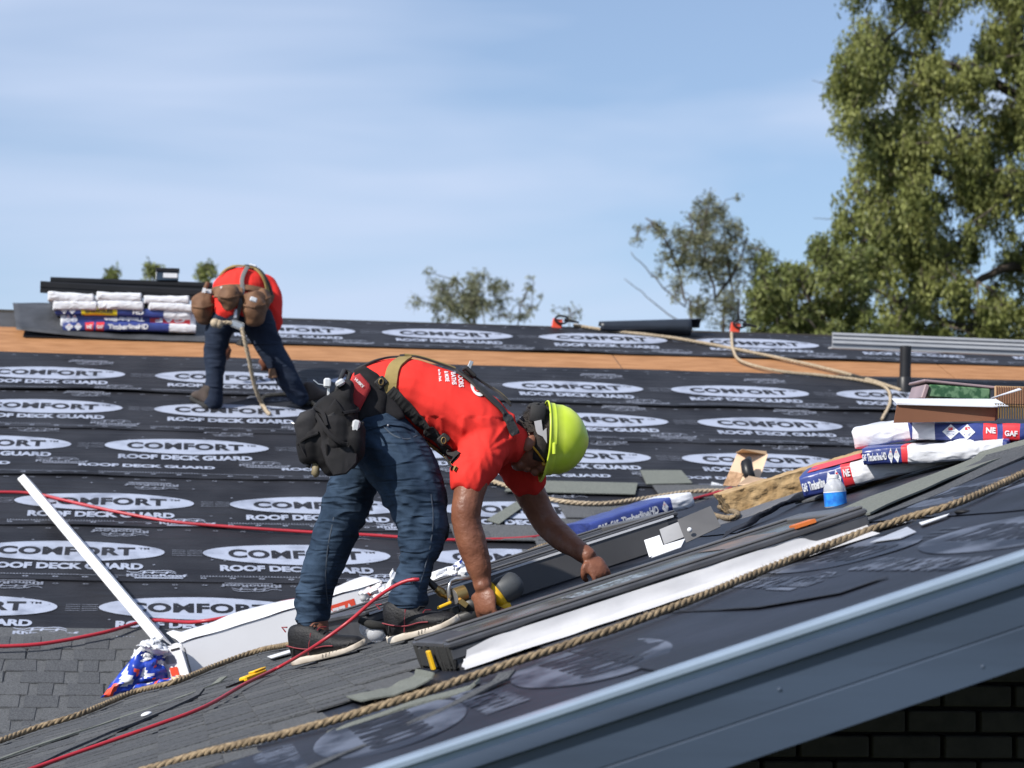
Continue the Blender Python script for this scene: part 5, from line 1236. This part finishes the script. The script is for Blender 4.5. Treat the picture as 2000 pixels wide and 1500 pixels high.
# hammer loop, tape measures, knife handle
mb = MB(); mb.tube([P1(655, 772, -.26), P1(664, 742, -.25), P1(672, 724, -.12), P1(684, 730, -.12), P1(676, 752, -.25)], .008, M_WEB, 8); mb.build('hammer_loop', belt, smooth=True)
for (px, py, rz, sz, lb) in ((664, 748, -.55, (.030, .05, .022), 'upper'), (694, 833, .2, (.026, .05, .042), 'lower')):
    mb = MB(); q = P1(px, py, -.315 if py > 800 else -.27); mb.box(q, sz, mat('silver_plastic', (.62, .62, .63), .3, metal=.3, bump=.02), Matrix.Rotation(rz, 3, 'Y'), .006)
    mb.box(q+Vector((.012, .03, -.004)), (sz[0]*1.2, .02, sz[2]*1.25), M_WEB, Matrix.Rotation(rz, 3, 'Y'), .005); o_ = mb.build('tape_measure', bg_); 
mb = MB(); mb.box(P1(639, 748, -.25), (.024, .03, .032), MATS['silver_plastic'], bev=.005); mb.box(P1(641, 770, -.24), (.008, .012, .05), MATS['silver_plastic']); mb.tube([P1(634, 752, -.25), P1(622, 750, -.25), P1(612, 742, -.25)], .0022, M_STEEL, 5); mb.build('hammer_head', bg_)
mb = MB(); mb.tube([P1(617, 905, -.27), P1(616, 925, -.27), P1(618, 932, -.27)], [.012, .014, .006], mat('tan_handle', (.20, .16, .09), .6), 10); mb.tube([P1(604, 905, -.26), P1(601, 913, -.26)], .008, M_BLKM, 8); mb.build('tool_handle', bg_, smooth=True)
mb = MB(); mb.tube([P1(570, 826, -.24), P1(578, 829, -.25)], .003, M_STEEL, 6); mb.build('rivet', bg_)
# knee lump of harness hanging behind the near knee
mb = MB(); mb.tube([P1(866, 1000, .0), P1(872, 1030, .0), P1(868, 1048, .0), P1(866, 1056, .0)], [.008, .012, .014, .006], M_WEB, 8); mb.build('lanyard_end', man, smooth=True)
# ---------------------------------------------------------------- nail gun
YG = 8.06; G = lambda px, py, dy=0: at(px, py, YG+dy); KG = FPX/YG
gun = empty('nail_gun', G(940, 1195), 'yellow and black air nail gun held in the right hand of the bent man', 'nail gun')
M_GR = mat('dark_grey_rubber', (.045, .05, .056), .55, var=.1); M_GBK = mat('gun_black', (.012, .012, .012), .5, var=.2)
mb = MB(); mb.tube([G(974, 1158), G(980, 1154), G(1003, 1142), G(1010, 1138), G(1015, 1135), G(1018, 1133)], [26/KG, 28/KG, 27/KG, 24/KG, 18/KG, 8/KG], M_GR, 20); mb.tube([G(998, 1143, -.044), G(1006, 1140, -.044), G(1008, 1148, -.043)], .002, M_GBK, 5); mb.build('rear_cap', gun, smooth=True)
mb = MB(); mb.tube([G(960, 1170), G(966, 1165), G(975, 1158)], [22/KG, 27/KG, 28/KG], M_YEL, 20); mb.box(G(982, 1184, .0), (.05, .05, .045), M_YEL, Matrix.Rotation(.5, 3, 'Y'), .01); mb.build('housing', gun, smooth=True)
mb = MB(); mb.tube([G(900, 1180), G(925, 1182), G(955, 1186), G(985, 1196)], [14/KG, 17/KG, 19/KG, 15/KG], M_GBK, 14); mb.tube([G(948, 1180), G(960, 1210), G(972, 1228)], [16/KG, 20/KG, 10/KG], M_GBK, 12); mb.box(G(918, 1205, .0), (.10, .05, .05), M_GBK, Matrix.Rotation(-.3, 3, 'Y'), .01); mb.build('handle', gun, smooth=True)
mb = MB(); mb.box(G(868, 1182, -.03), (.052, .012, .011), M_YEL, Matrix.Rotation(-.42, 3, 'Y'), .003); mb.build('latch', gun)
mb = MB(); mb.tube([G(878, 1182, -.02), G(876, 1150, -.02), G(880, 1134, -.02), G(890, 1130, -.02), G(922, 1129, -.02)], .0065, M_STEEL, 8); mb.build('belt_hook', gun, smooth=True)
mb = MB(); mb.tube([G(888, 1165, -.01), G(908, 1158, .0)], [17/KG, 17/KG], M_BRASS, 16); mb.tube([G(886, 1166, -.015), G(889, 1165, -.012)], [15/KG, 15/KG], M_STEEL, 16); mb.build('end_ring', gun, auto=.6)
mb = MB(); mb.tube([G(836, 1133), G(846, 1143), G(852, 1149)], [6/KG, 7/KG, 7/KG], M_GBK, 10); mb.tube([G(852, 1149), G(858, 1153), G(859, 1154), G(866, 1160), G(867, 1161), G(880, 1168)], [8/KG, 8/KG, 9.5/KG, 9/KG, 7/KG, 7.5/KG], M_BRASS, 12); mb.build('air_fitting', gun, auto=.7)
mb = MB()
for k_ in range(9): q = G(802+k_*3.8, 1133-.4*k_+.06*k_*k_, -.1+.012*k_); mb.tube([q+Vector((.0015*cos(t)+.002, .009*cos(t), .009*sin(t))) for t in np.linspace(0, 2*pi, 11)], .0022, M_GBK, 5)
mb.build('hose_spring', gun)
mb = MB(); mb.box(G(880, 1205, .01), (.07, .03, .06), M_GBK, Matrix.Rotation(-.3, 3, 'Y'), .004); mb.tube([G(870, 1195, -.02), G(896, 1206, -.02)], .003, M_STEEL, 5); mb.box(G(905, 1178, -.035), (.03, .01, .018), M_BRASS, Matrix.Rotation(.6, 3, 'Y')); mb.build('magazine', gun)
# ---------------------------------------------------------------- the second man
YQ = 15.35; KQ = FPX/YQ
def P2(px, py, dy=0): return at(px, py, YQ+dy)
def T2(l): return [(P2(a, b, c), (r[0]/KQ, r[1]/KQ) if isinstance(r, tuple) else r/KQ) for a, b, c, r in l]
man2 = empty('person', P2(440, 800), 'man in red shirt and brown tool belt bending with his back turned, near the ridge', 'person')
t_ = [(468, 612, -.06, (50, 42)), (468, 598, -.02, (52, 46)), (469, 588, .04, (54, 48)), (470, 580, .08, (50, 44))]
l1 = [(436, 622, 0, (32, 40)), (424, 660, 0, (26, 32)), (420, 700, 0, (23, 27)), (419, 740, .0, (19, 24)), (417, 780, .0, (19, 22)), (417, 792, 0, (18, 20))]
l2 = [(500, 622, 0, (36, 40)), (520, 665, .0, (29, 32)), (543, 705, .0, (26, 28)), (562, 740, .0, (23, 25)), (582, 770, .03, (21, 22)), (590, 780, .04, (18, 20))]
a1 = [(515, 560, .38, 21), (528, 590, .30, 18), (532, 630, .25, 15), (528, 665, .3, 12), (522, 690, .33, 10)]
a2 = [(440, 560, .42, 20), (428, 600, .45, 15), (432, 640, .5, 12), (440, 668, .5, 10)]
tb2 = [T2(sh(t_, .85)), T2(a1), T2(a2), T2(sh(l1, .8)), T2(sh(l2, .8)), T2([(490, 560, .48, 16), (500, 585, .62, 15)])]
el2 = [(P2(505, 606, .68), (.078, .095, .11), None), (P2(472, 574, .14), (48/KQ, .20, 44/KQ), None), (P2(486, 572, .38), (42/KQ, .20, 36/KQ), None)]
torso2 = [(P2(472, 573, .12), (58/KQ, .24, 53/KQ), None), (P2(485, 572, .36), (51/KQ, .22, 46/KQ), None)]
hand(tb2, el2, P2(521, 694, .33), Vector((0, .2, -1)).normalized(), Vector((0, 1, .1)).normalized(), .95, .7); hand(tb2, el2, P2(441, 672, .5), Vector((0, .2, -1)).normalized(), Vector((0, 1, .1)).normalized(), .95, .7)
b2 = blob('body', tb2, .011, M_SKIN, man2, None, 3, el2)
s2 = blob('shirt', [T2(t_), T2([(515, 556, .36, 26), (530, 588, .3, 22), (534, 625, .25, 17), (534, 640, .24, 15)]), T2([(444, 556, .4, 24), (430, 590, .44, 19)])], .010, M_RED, man2,
          lambda p, n: .012*ridged(Vector((p.x*7+p.z*3, p.y*4, p.z*2.5)))+.006*noise.noise(p*8), 3, torso2)
j2 = blob('jeans', [T2(l1), T2(l2), T2([(468, 606, -.02, (50, 46)), (468, 620, 0, (48, 44))])], .010, M_DENIM2, man2, lambda p, n: .008*ridged(Vector((p.x*3+p.z*3, p.y*4, p.z*12+p.x*5)))-.004, 3)
mb = MB(); mb.ell(P2(506, 596, .70), (.085, .10, .115), M_HAIR); mb.build('hair', b2, smooth=True)
M_BOOT = mat('brown_boot', (.05, .035, .028), .8, var=.3)
UF = NF
h_ = onF(412, 800, .004); shoe(Vector((h_.x+.0, h_.y, h_.z)), Vector((h_.x-.10, h_.y+.24, h_.z+.086)), 'boot', None, man2, .02, NF, False, M_FOAMB, M_BOOT, 1.1)
h_ = onF(592, 794, .004); shoe(h_, Vector((h_.x+.17, h_.y+.20, h_.z+.072)), 'boot', None, man2, .02, NF, False, M_FOAMB, M_BOOT, 1.1)
bq = bvh_of(s2, j2)
mb = MB(); strap(bq, [(412, 572), (440, 566), (470, 565), (505, 570), (528, 582)], 16, mb, M_LEA, .012, .010, YQ); belt2 = mb.build('tool_belt', man2)
mb = MB(); strap(bq, [(428, 575), (450, 576), (472, 577)], 22, mb, M_LEA, .02, .014, YQ); mb.build('belt_pad', belt2)
def pouch(cx_, cy_, w_, h_, dy, nm='belt_pouch', par=None):
    tb_ = [T2([(cx_, cy_-h_*.4, dy, (w_*.50, 20)), (cx_, cy_, dy-.03, (w_*.52, 24)), (cx_, cy_+h_*.4, dy-.02, (w_*.42, 18))])]
    o = blob(nm, tb_, .009, M_LEA, par or man2, lambda p, n: .012*ridged(Vector((p.x*9+cx_, p.y*6, p.z*9)))+.008*noise.noise(p*14), 2); bz = bvh_of(o)
    mb = MB(); strap(bz, [(cx_-w_*.42, cy_-h_*.15), (cx_, cy_-h_*.05), (cx_+w_*.42, cy_-h_*.2)], 4, mb, M_LEA, .010, .006, YQ, n=4)
    mb.build('pocket_rim', o); return o
pouch(396, 605, 42, 46, -.02); pouch(447, 584, 38, 32, -.22); pouch(497, 605, 46, 56, -.20); pouch(516, 588, 24, 36, -.12)
mb = MB(); mb.tube([P2(395, 582, -.04), P2(401, 563, -.02), P2(405, 552, 0)], [.018, .014, .012], M_LEA, 8); mb.box(P2(397, 574, -.06), (.022, .012, .075), M_WHT, Matrix.Rotation(.2, 3, 'Y')); mb.box(P2(408, 570, -.03), (.035, .03, .03), MATS['silver_plastic'], bev=.004); mb.build('belt_tool', belt2)
mb = MB(); mb.box(P2(495, 585, -.34), (.045, .02, .03), MATS['silver_plastic'], Matrix.Rotation(.3, 3, 'Y'), .006); mb.ell(P2(433, 562, -.2), .009, M_WHT, n=8, k=5); mb.build('tape_measure', belt2)
mb = MB(); strap(bq, [(462, 622), (470, 596), (472, 570), (474, 545), (482, 528)], 8, mb, mat('grey_webbing', (.13, .13, .13), .8), .022, .006, YQ); mb.build('harness_strap', man2)
mb = MB(); strap(bq, [(425, 535), (450, 522), (478, 519), (500, 530), (515, 550), (520, 572)], 9, mb, M_OLIVE, .012, .006, YQ); mb.build('harness_strap', man2); mb = MB(); strap(bq, [(480, 521), (505, 532), (520, 556), (526, 575)], 9, mb, M_WEB, .016, .006, YQ); mb.build('harness_strap', man2)
mb = MB()
for k_ in range(6): mb.ell(P2(490+k_*5.5, 522+k_*k_*1.4, .3), (.028, .05, .022), M_WHT, n=8, k=5)
mb.build('white_cloth', man2, smooth=True)
mb = MB(); mb.box(P2(463, 634, -.26), (.085, .012, .05), M_STEEL, Matrix.Rotation(.35, 3, 'Y'), .01); mb.tube([P2(461, 605, -.24), P2(460, 622, -.26)], .012, M_STEEL, 6); mb.build('rope_grab', man2)
rope([P2(418, 632, -.26), P2(430, 631, -.26), P2(445, 630, -.26), P2(455, 632, -.26)], .013, 'rope', 'short knotted rope end beside the steel rope grab at the second man\'s seat', M_ROPEB)
mb = MB(); mb.ell(P2(420, 631, -.27), (.03, .03, .03), M_ROPEB, n=8, k=6); mb.ell(P2(428, 633, -.27), (.025, .03, .028), M_ROPEB, n=8, k=6); tag(mb.build('rope_knot', smooth=True), 'pale fist-sized rope knot hanging behind the second man', 'knot')
rope([P2(472, 640, -.26), P2(478, 665, -.25), P2(486, 700, -.2), P2(494, 740, -.12), P2(503, 770, -.05), onF(512, 798, .03), onF(522, 812, .02), onF(530, 815, .02)], .014, 'rope', 'lifeline rope hanging from the second man down to the underlayment', M_ROPEB, n=5)
rope([onF(512, 800, .02), onF(510, 786, .02), onF(522, 778, .02), onF(560, 776, .02), onF(590, 783, .02), onF(620, 800, .02)], .013, 'rope', 'loop of lifeline rope lying by the second man\'s right boot', M_ROPEB, n=5)
mb = MB(); mb.tube([P2(474, 660, -.1), P2(470, 675, -.1)], [.01, .035], M_WEB, 8); mb.tube([P2(531, 720, -.1), P2(533, 738, -.1)], [.02, .03], M_LEA, 8); mb.build('strap_end', man2)
# ================================================================= TREES BEYOND THE RIDGE
def leafmat(name, c1, c2):
    m = mat(name, c1, .55, col2=c2, vs=1.3, bump=0, island=.35, spec=.3)
    n = m.node_tree; b = n.nodes['Principled BSDF']; t = n.nodes.new('ShaderNodeBsdfTranslucent'); x = n.nodes.new('ShaderNodeMixShader'); o = n.nodes['Material Output']
    src = b.inputs['Base Color'].links[0].from_socket; n.links.new(src, t.inputs[0]); x.inputs[0].default_value = .32
    n.links.new(b.outputs[0], x.inputs[1]); n.links.new(t.outputs[0], x.inputs[2]); n.links.new(x.outputs[0], o.inputs[0]); return m
M_LF = leafmat('willow_leaves', (.125, .145, .038), (.25, .265, .085)); M_LF2 = leafmat('thin_tree_leaves', (.13, .14, .075), (.21, .215, .13)); M_LF3 = leafmat('green_leaves', (.11, .135, .036), (.22, .24, .08))
M_BARK = mat('bark', (.05, .04, .032), .95, col2=(.10, .08, .065), vs=6, bump=.8, bs=30)
def leaves(name, parent, clumps, per, size, m, seed, droop=0., spread=1.):
    """clumps: [(centre, radius)]; leaf-sized quads hung along short twigs"""
    rg = np.random.default_rng(seed); V = []; 
    for c, r in clumps:
        n = int(per*(r**2)); 
        d = rg.normal(size=(n, 3)); d /= np.linalg.norm(d, axis=1)[:, None]; rad = r*rg.random(n)**.45
        P = np.array(c)+d*rad[:, None]*np.array([1, 1, .85])
        if droop > .5:          # leaves strung along hanging shoots
            k_ = max(3, n//16); o3 = P[:k_]; sid = rg.integers(0, k_, n); tt = rg.random(n); ln = r*(.6+1.5*rg.random(k_))[sid]; sway = rg.normal(size=(k_, 3))[sid]*.22
            P = o3[sid]+np.stack([sway[:, 0]*tt*ln, sway[:, 1]*tt*ln, -tt*ln+r*.25], 1)+rg.normal(size=(n, 3))*size*.42
        t = rg.normal(size=(n, 3)); t[:, 2] -= droop*3; t /= np.linalg.norm(t, axis=1)[:, None]
        w_ = np.cross(t, rg.normal(size=(n, 3))); w_ /= np.linalg.norm(w_, axis=1)[:, None]
        s = size*(.6+.8*rg.random(n))[:, None]
        a = P; b = P+t*s*.5+w_*s*.20; c_ = P+t*s; e = P+t*s*.5-w_*s*.20
        V.append(np.stack([a, b, c_, e], 1).reshape(-1, 3))
    V = np.concatenate(V); n = len(V)//4; wl = np.array(wloc(parent)); me = bpy.data.meshes.new(name)
    me.vertices.add(len(V)); me.vertices.foreach_set('co', (V-wl).astype(np.float32).ravel()); me.loops.add(n*4); me.polygons.add(n)
    me.loops.foreach_set('vertex_index', np.arange(n*4, dtype=np.int32)); me.polygons.foreach_set('loop_start', np.arange(0, n*4, 4, dtype=np.int32)); me.polygons.foreach_set('loop_total', np.full(n, 4, dtype=np.int32))
    me.materials.append(m); me.update(calc_edges=True); o = bpy.data.objects.new(name, me); link(o, parent); return o
def tree(nm, label, Y, limbs, crown, per, size, lf, seed, droop=0., grp=None, tw=.018, cat='tree'):
    """limbs: [([(px, py, dy), ...], r0, r1)] lowest first, the first point of a stem is dropped to the ground; crown: [(px, py, r_px, dy)]"""
    k = FPX/Y; b = at(limbs[0][0][0][0], 700, Y); root = empty(nm, Vector((b.x, b.y, GZ)), label, cat, grp); rr = random.Random(seed); mb = MB(); nodes = []
    for pts, r0, r1, stem in limbs:
        P = [at(px, py, Y+dy) for px, py, dy in pts]
        if stem: P = [Vector((P[0].x*.5+b.x*.5, b.y*.6+P[0].y*.4, GZ))]+P
        P = resamp(crv(P, 8), .12); N = len(P); mb.tube([p+Vector((rr.gauss(0, .01), rr.gauss(0, .01), 0)) for p in P], [r0+(r1-r0)*i/N for i in range(N)], M_BARK, 7)
        nodes += P[2:]
    cl = [(at(px, py, Y+dy), r/k) for px, py, r, dy in crown]
    A_ = np.array([tuple(p) for p in nodes]); todo = list(range(len(cl))); C_ = np.array([tuple(c) for c, r in cl])
    dist = np.min(np.linalg.norm(C_[:, None, :]-A_[None, ::3, :], axis=2), axis=1); order = np.argsort(dist); pts = A_[::2].copy()
    for i in order:
        c = C_[i]; j = np.argmin(np.linalg.norm(pts-c, axis=1)); q = Vector(pts[j]); c = Vector(c); L_ = (c-q).length
        mb.tube([q, (q+c)/2+Vector((rr.gauss(0, .1), rr.gauss(0, .1), rr.gauss(.08, .06)))*L_, c], [tw*1.3, tw, tw*.7], M_BARK, 4)
        pts = np.vstack([pts, np.array([tuple(c)])])
        for q_ in range(2):
            e = c+Vector((rr.gauss(0, 1), rr.gauss(0, 1), rr.gauss(0, 1)))*cl[i][1]*.6; mb.tube([c, e], [tw*.6, tw*.25], M_BARK, 3)
    mb.build('trunk', root, smooth=True)
    tag(leaves('crown', root, cl, per, size, lf, seed, droop)); return root
rr = random.Random(21)
# big willow-like tree at the right: clumps over its outline, with gaps of sky
YW = 36.; cr_ = []
def inside(px, py):
    e = 1612+14*sin(py*.021+1)+10*sin(py*.06)
    if 330 < py < 420: e += 22
    if py > 430: e = 1625-(py-430)*.62
    return px > e
for _ in range(3000):
    px = rr.uniform(1460, 2180); py = rr.uniform(-120, 672); r = rr.uniform(16, 40)
    if not inside(px-r*.8, py): continue
    g = noise.noise(Vector((px*.0105, py*.0125, 1.7)))+.45*noise.noise(Vector((px*.03, py*.03, 7.7)))
    if g < -.10 and py < 640 : continue
    cr_.append((px, py, r, rr.uniform(-1.6, 1.6)))
cr_ = cr_[:700]
tree('willow_tree', 'large leafy willow filling the upper right corner, crown running off the frame', YW,
     [([(2060, 690, 0), (2050, 560, 0), (2030, 380, 0), (2000, 150, 0), (1960, -60, 0)], .30, .10, 1), ([(2050, 545, 0), (1990, 520, -.2), (1935, 535, -.3), (1890, 560, -.3), (1820, 580, -.2)], .10, .03, 0),
      ([(2035, 400, 0), (1985, 378, -.2), (1920, 372, -.3), (1870, 350, -.3), (1800, 330, .2), (1720, 350, .3)], .11, .03, 0), ([(2010, 200, 0), (1920, 150, .3), (1830, 120, .2), (1720, 90, .2)], .09, .03, 0),
      ([(2050, 600, .3), (1900, 640, .4), (1780, 600, .3), (1700, 560, .2)], .08, .03, 0)], cr_, 5600, .078, M_LF, 5, .75, None, .016)
cr_ = []
for _ in range(190):
    px = rr.uniform(1470, 1700); py = rr.uniform(505-.15*(px-1478)+22*sin(px*.05), 668); cr_.append((px, py, rr.uniform(12, 27), rr.uniform(-.8, .8)))
tree('bushy_tree', 'low bright green bushy tree against the foot of the big willow', 33., [([(1590, 690, 0), (1585, 600, 0), (1560, 530, 0)], .09, .03, 1), ([(1588, 640, 0), (1640, 570, 0)], .05, .02, 0), ([(1586, 650, 0), (1520, 600, 0)], .04, .02, 0)], cr_, 4200, .078, M_LF3, 8, .3, None, .012)
cr_ = []
def blobpts(n, cx_, cy_, sx, sy, r0, r1, D=.9):
    for _ in range(n): cr_.append((rr.gauss(cx_, sx), rr.gauss(cy_, sy), rr.uniform(r0, r1), rr.uniform(-D, D)))
blobpts(26, 1385, 425, 24, 24, 12, 22); blobpts(30, 1335, 470, 34, 24, 10, 20); blobpts(44, 1410, 490, 42, 32, 12, 24); blobpts(38, 1375, 555, 42, 34, 12, 22); blobpts(18, 1485, 515, 34, 26, 12, 22); blobpts(8, 1285, 440, 16, 8, 8, 13); blobpts(16, 1440, 595, 52, 24, 12, 22)
tree('slender_tree', 'airy many-stemmed tree with sparse grey-green leaves in the middle distance', 40., [([(1350, 670, 0), (1338, 590, 0), (1318, 510, .1), (1285, 445, .1), (1262, 425, .1)], .06, .012, 1), ([(1412, 670, .1), (1400, 590, .1), (1378, 500, .1), (1372, 440, .1), (1388, 395, .1)], .075, .012, 1),
     ([(1440, 670, -.2), (1432, 580, -.2), (1420, 500, -.2), (1440, 450, -.2)], .065, .012, 1), ([(1470, 670, .2), (1480, 590, .2), (1472, 540, .2), (1500, 490, .2)], .05, .012, 1), ([(1338, 600, 0), (1290, 555, 0), (1240, 500, 0), (1225, 482, 0)], .016, .006, 0), ([(1400, 580, 0), (1440, 520, 0), (1460, 460, 0)], .03, .01, 0),
     ([(1350, 640, 0), (1300, 610, .2), (1240, 560, .2), (1215, 540, .2)], .014, .005, 0), ([(1320, 515, 0), (1350, 460, 0), (1345, 410, 0)], .02, .008, 0)], cr_, 3300, .062, M_LF2, 31, .25, None, .009)
cr_ = []; blobpts(60, 905, 588, 36, 26, 10, 21); blobpts(12, 862, 585, 16, 22, 10, 16); blobpts(12, 1022, 588, 18, 18, 7, 12); blobpts(10, 985, 615, 26, 12, 8, 12)
tree('round_tree', 'small rounded sparse tree above the ridge left of the middle', 44., [([(925, 670, 0), (918, 610, 0), (900, 560, 0)], .07, .02, 1), ([(920, 630, 0), (870, 590, 0)], .03, .01, 0), ([(1010, 670, .1), (1015, 610, .1), (1025, 575, .1)], .035, .01, 1)], cr_, 3400, .066, M_LF2, 12, .1, None, .009)
cr_ = []; blobpts(14, 1110, 614, 16, 9, 6, 11, .5)
tree('faint_tree_top', 'faint tree top just clearing the ridge beside the left red anchor', 50., [([(1112, 670, 0), (1110, 610, 0)], .04, .01, 1)], cr_, 700, .09, M_LF2, 13, 0, None, .008)
for cx_, cy_, s_, sd_, lb in ((300, 526, 17, 14, 'green tree top peeking over the ridge stack behind the small box'), (402, 530, 17, 15, 'green tree top between the ridge stack and the bending man'), (218, 541, 11, 16, 'smallest green tree top above the black metal lengths')):
    cr_ = []; blobpts(30, cx_, cy_, s_*.6, s_*.6, 5, 11, .4)
    tree('tree_top', lb, 42., [([(cx_, 670, 0), (cx_, cy_+5, 0)], .05, .015, 1)], cr_, 2600, .085, M_LF3, sd_, .1, None, .008)
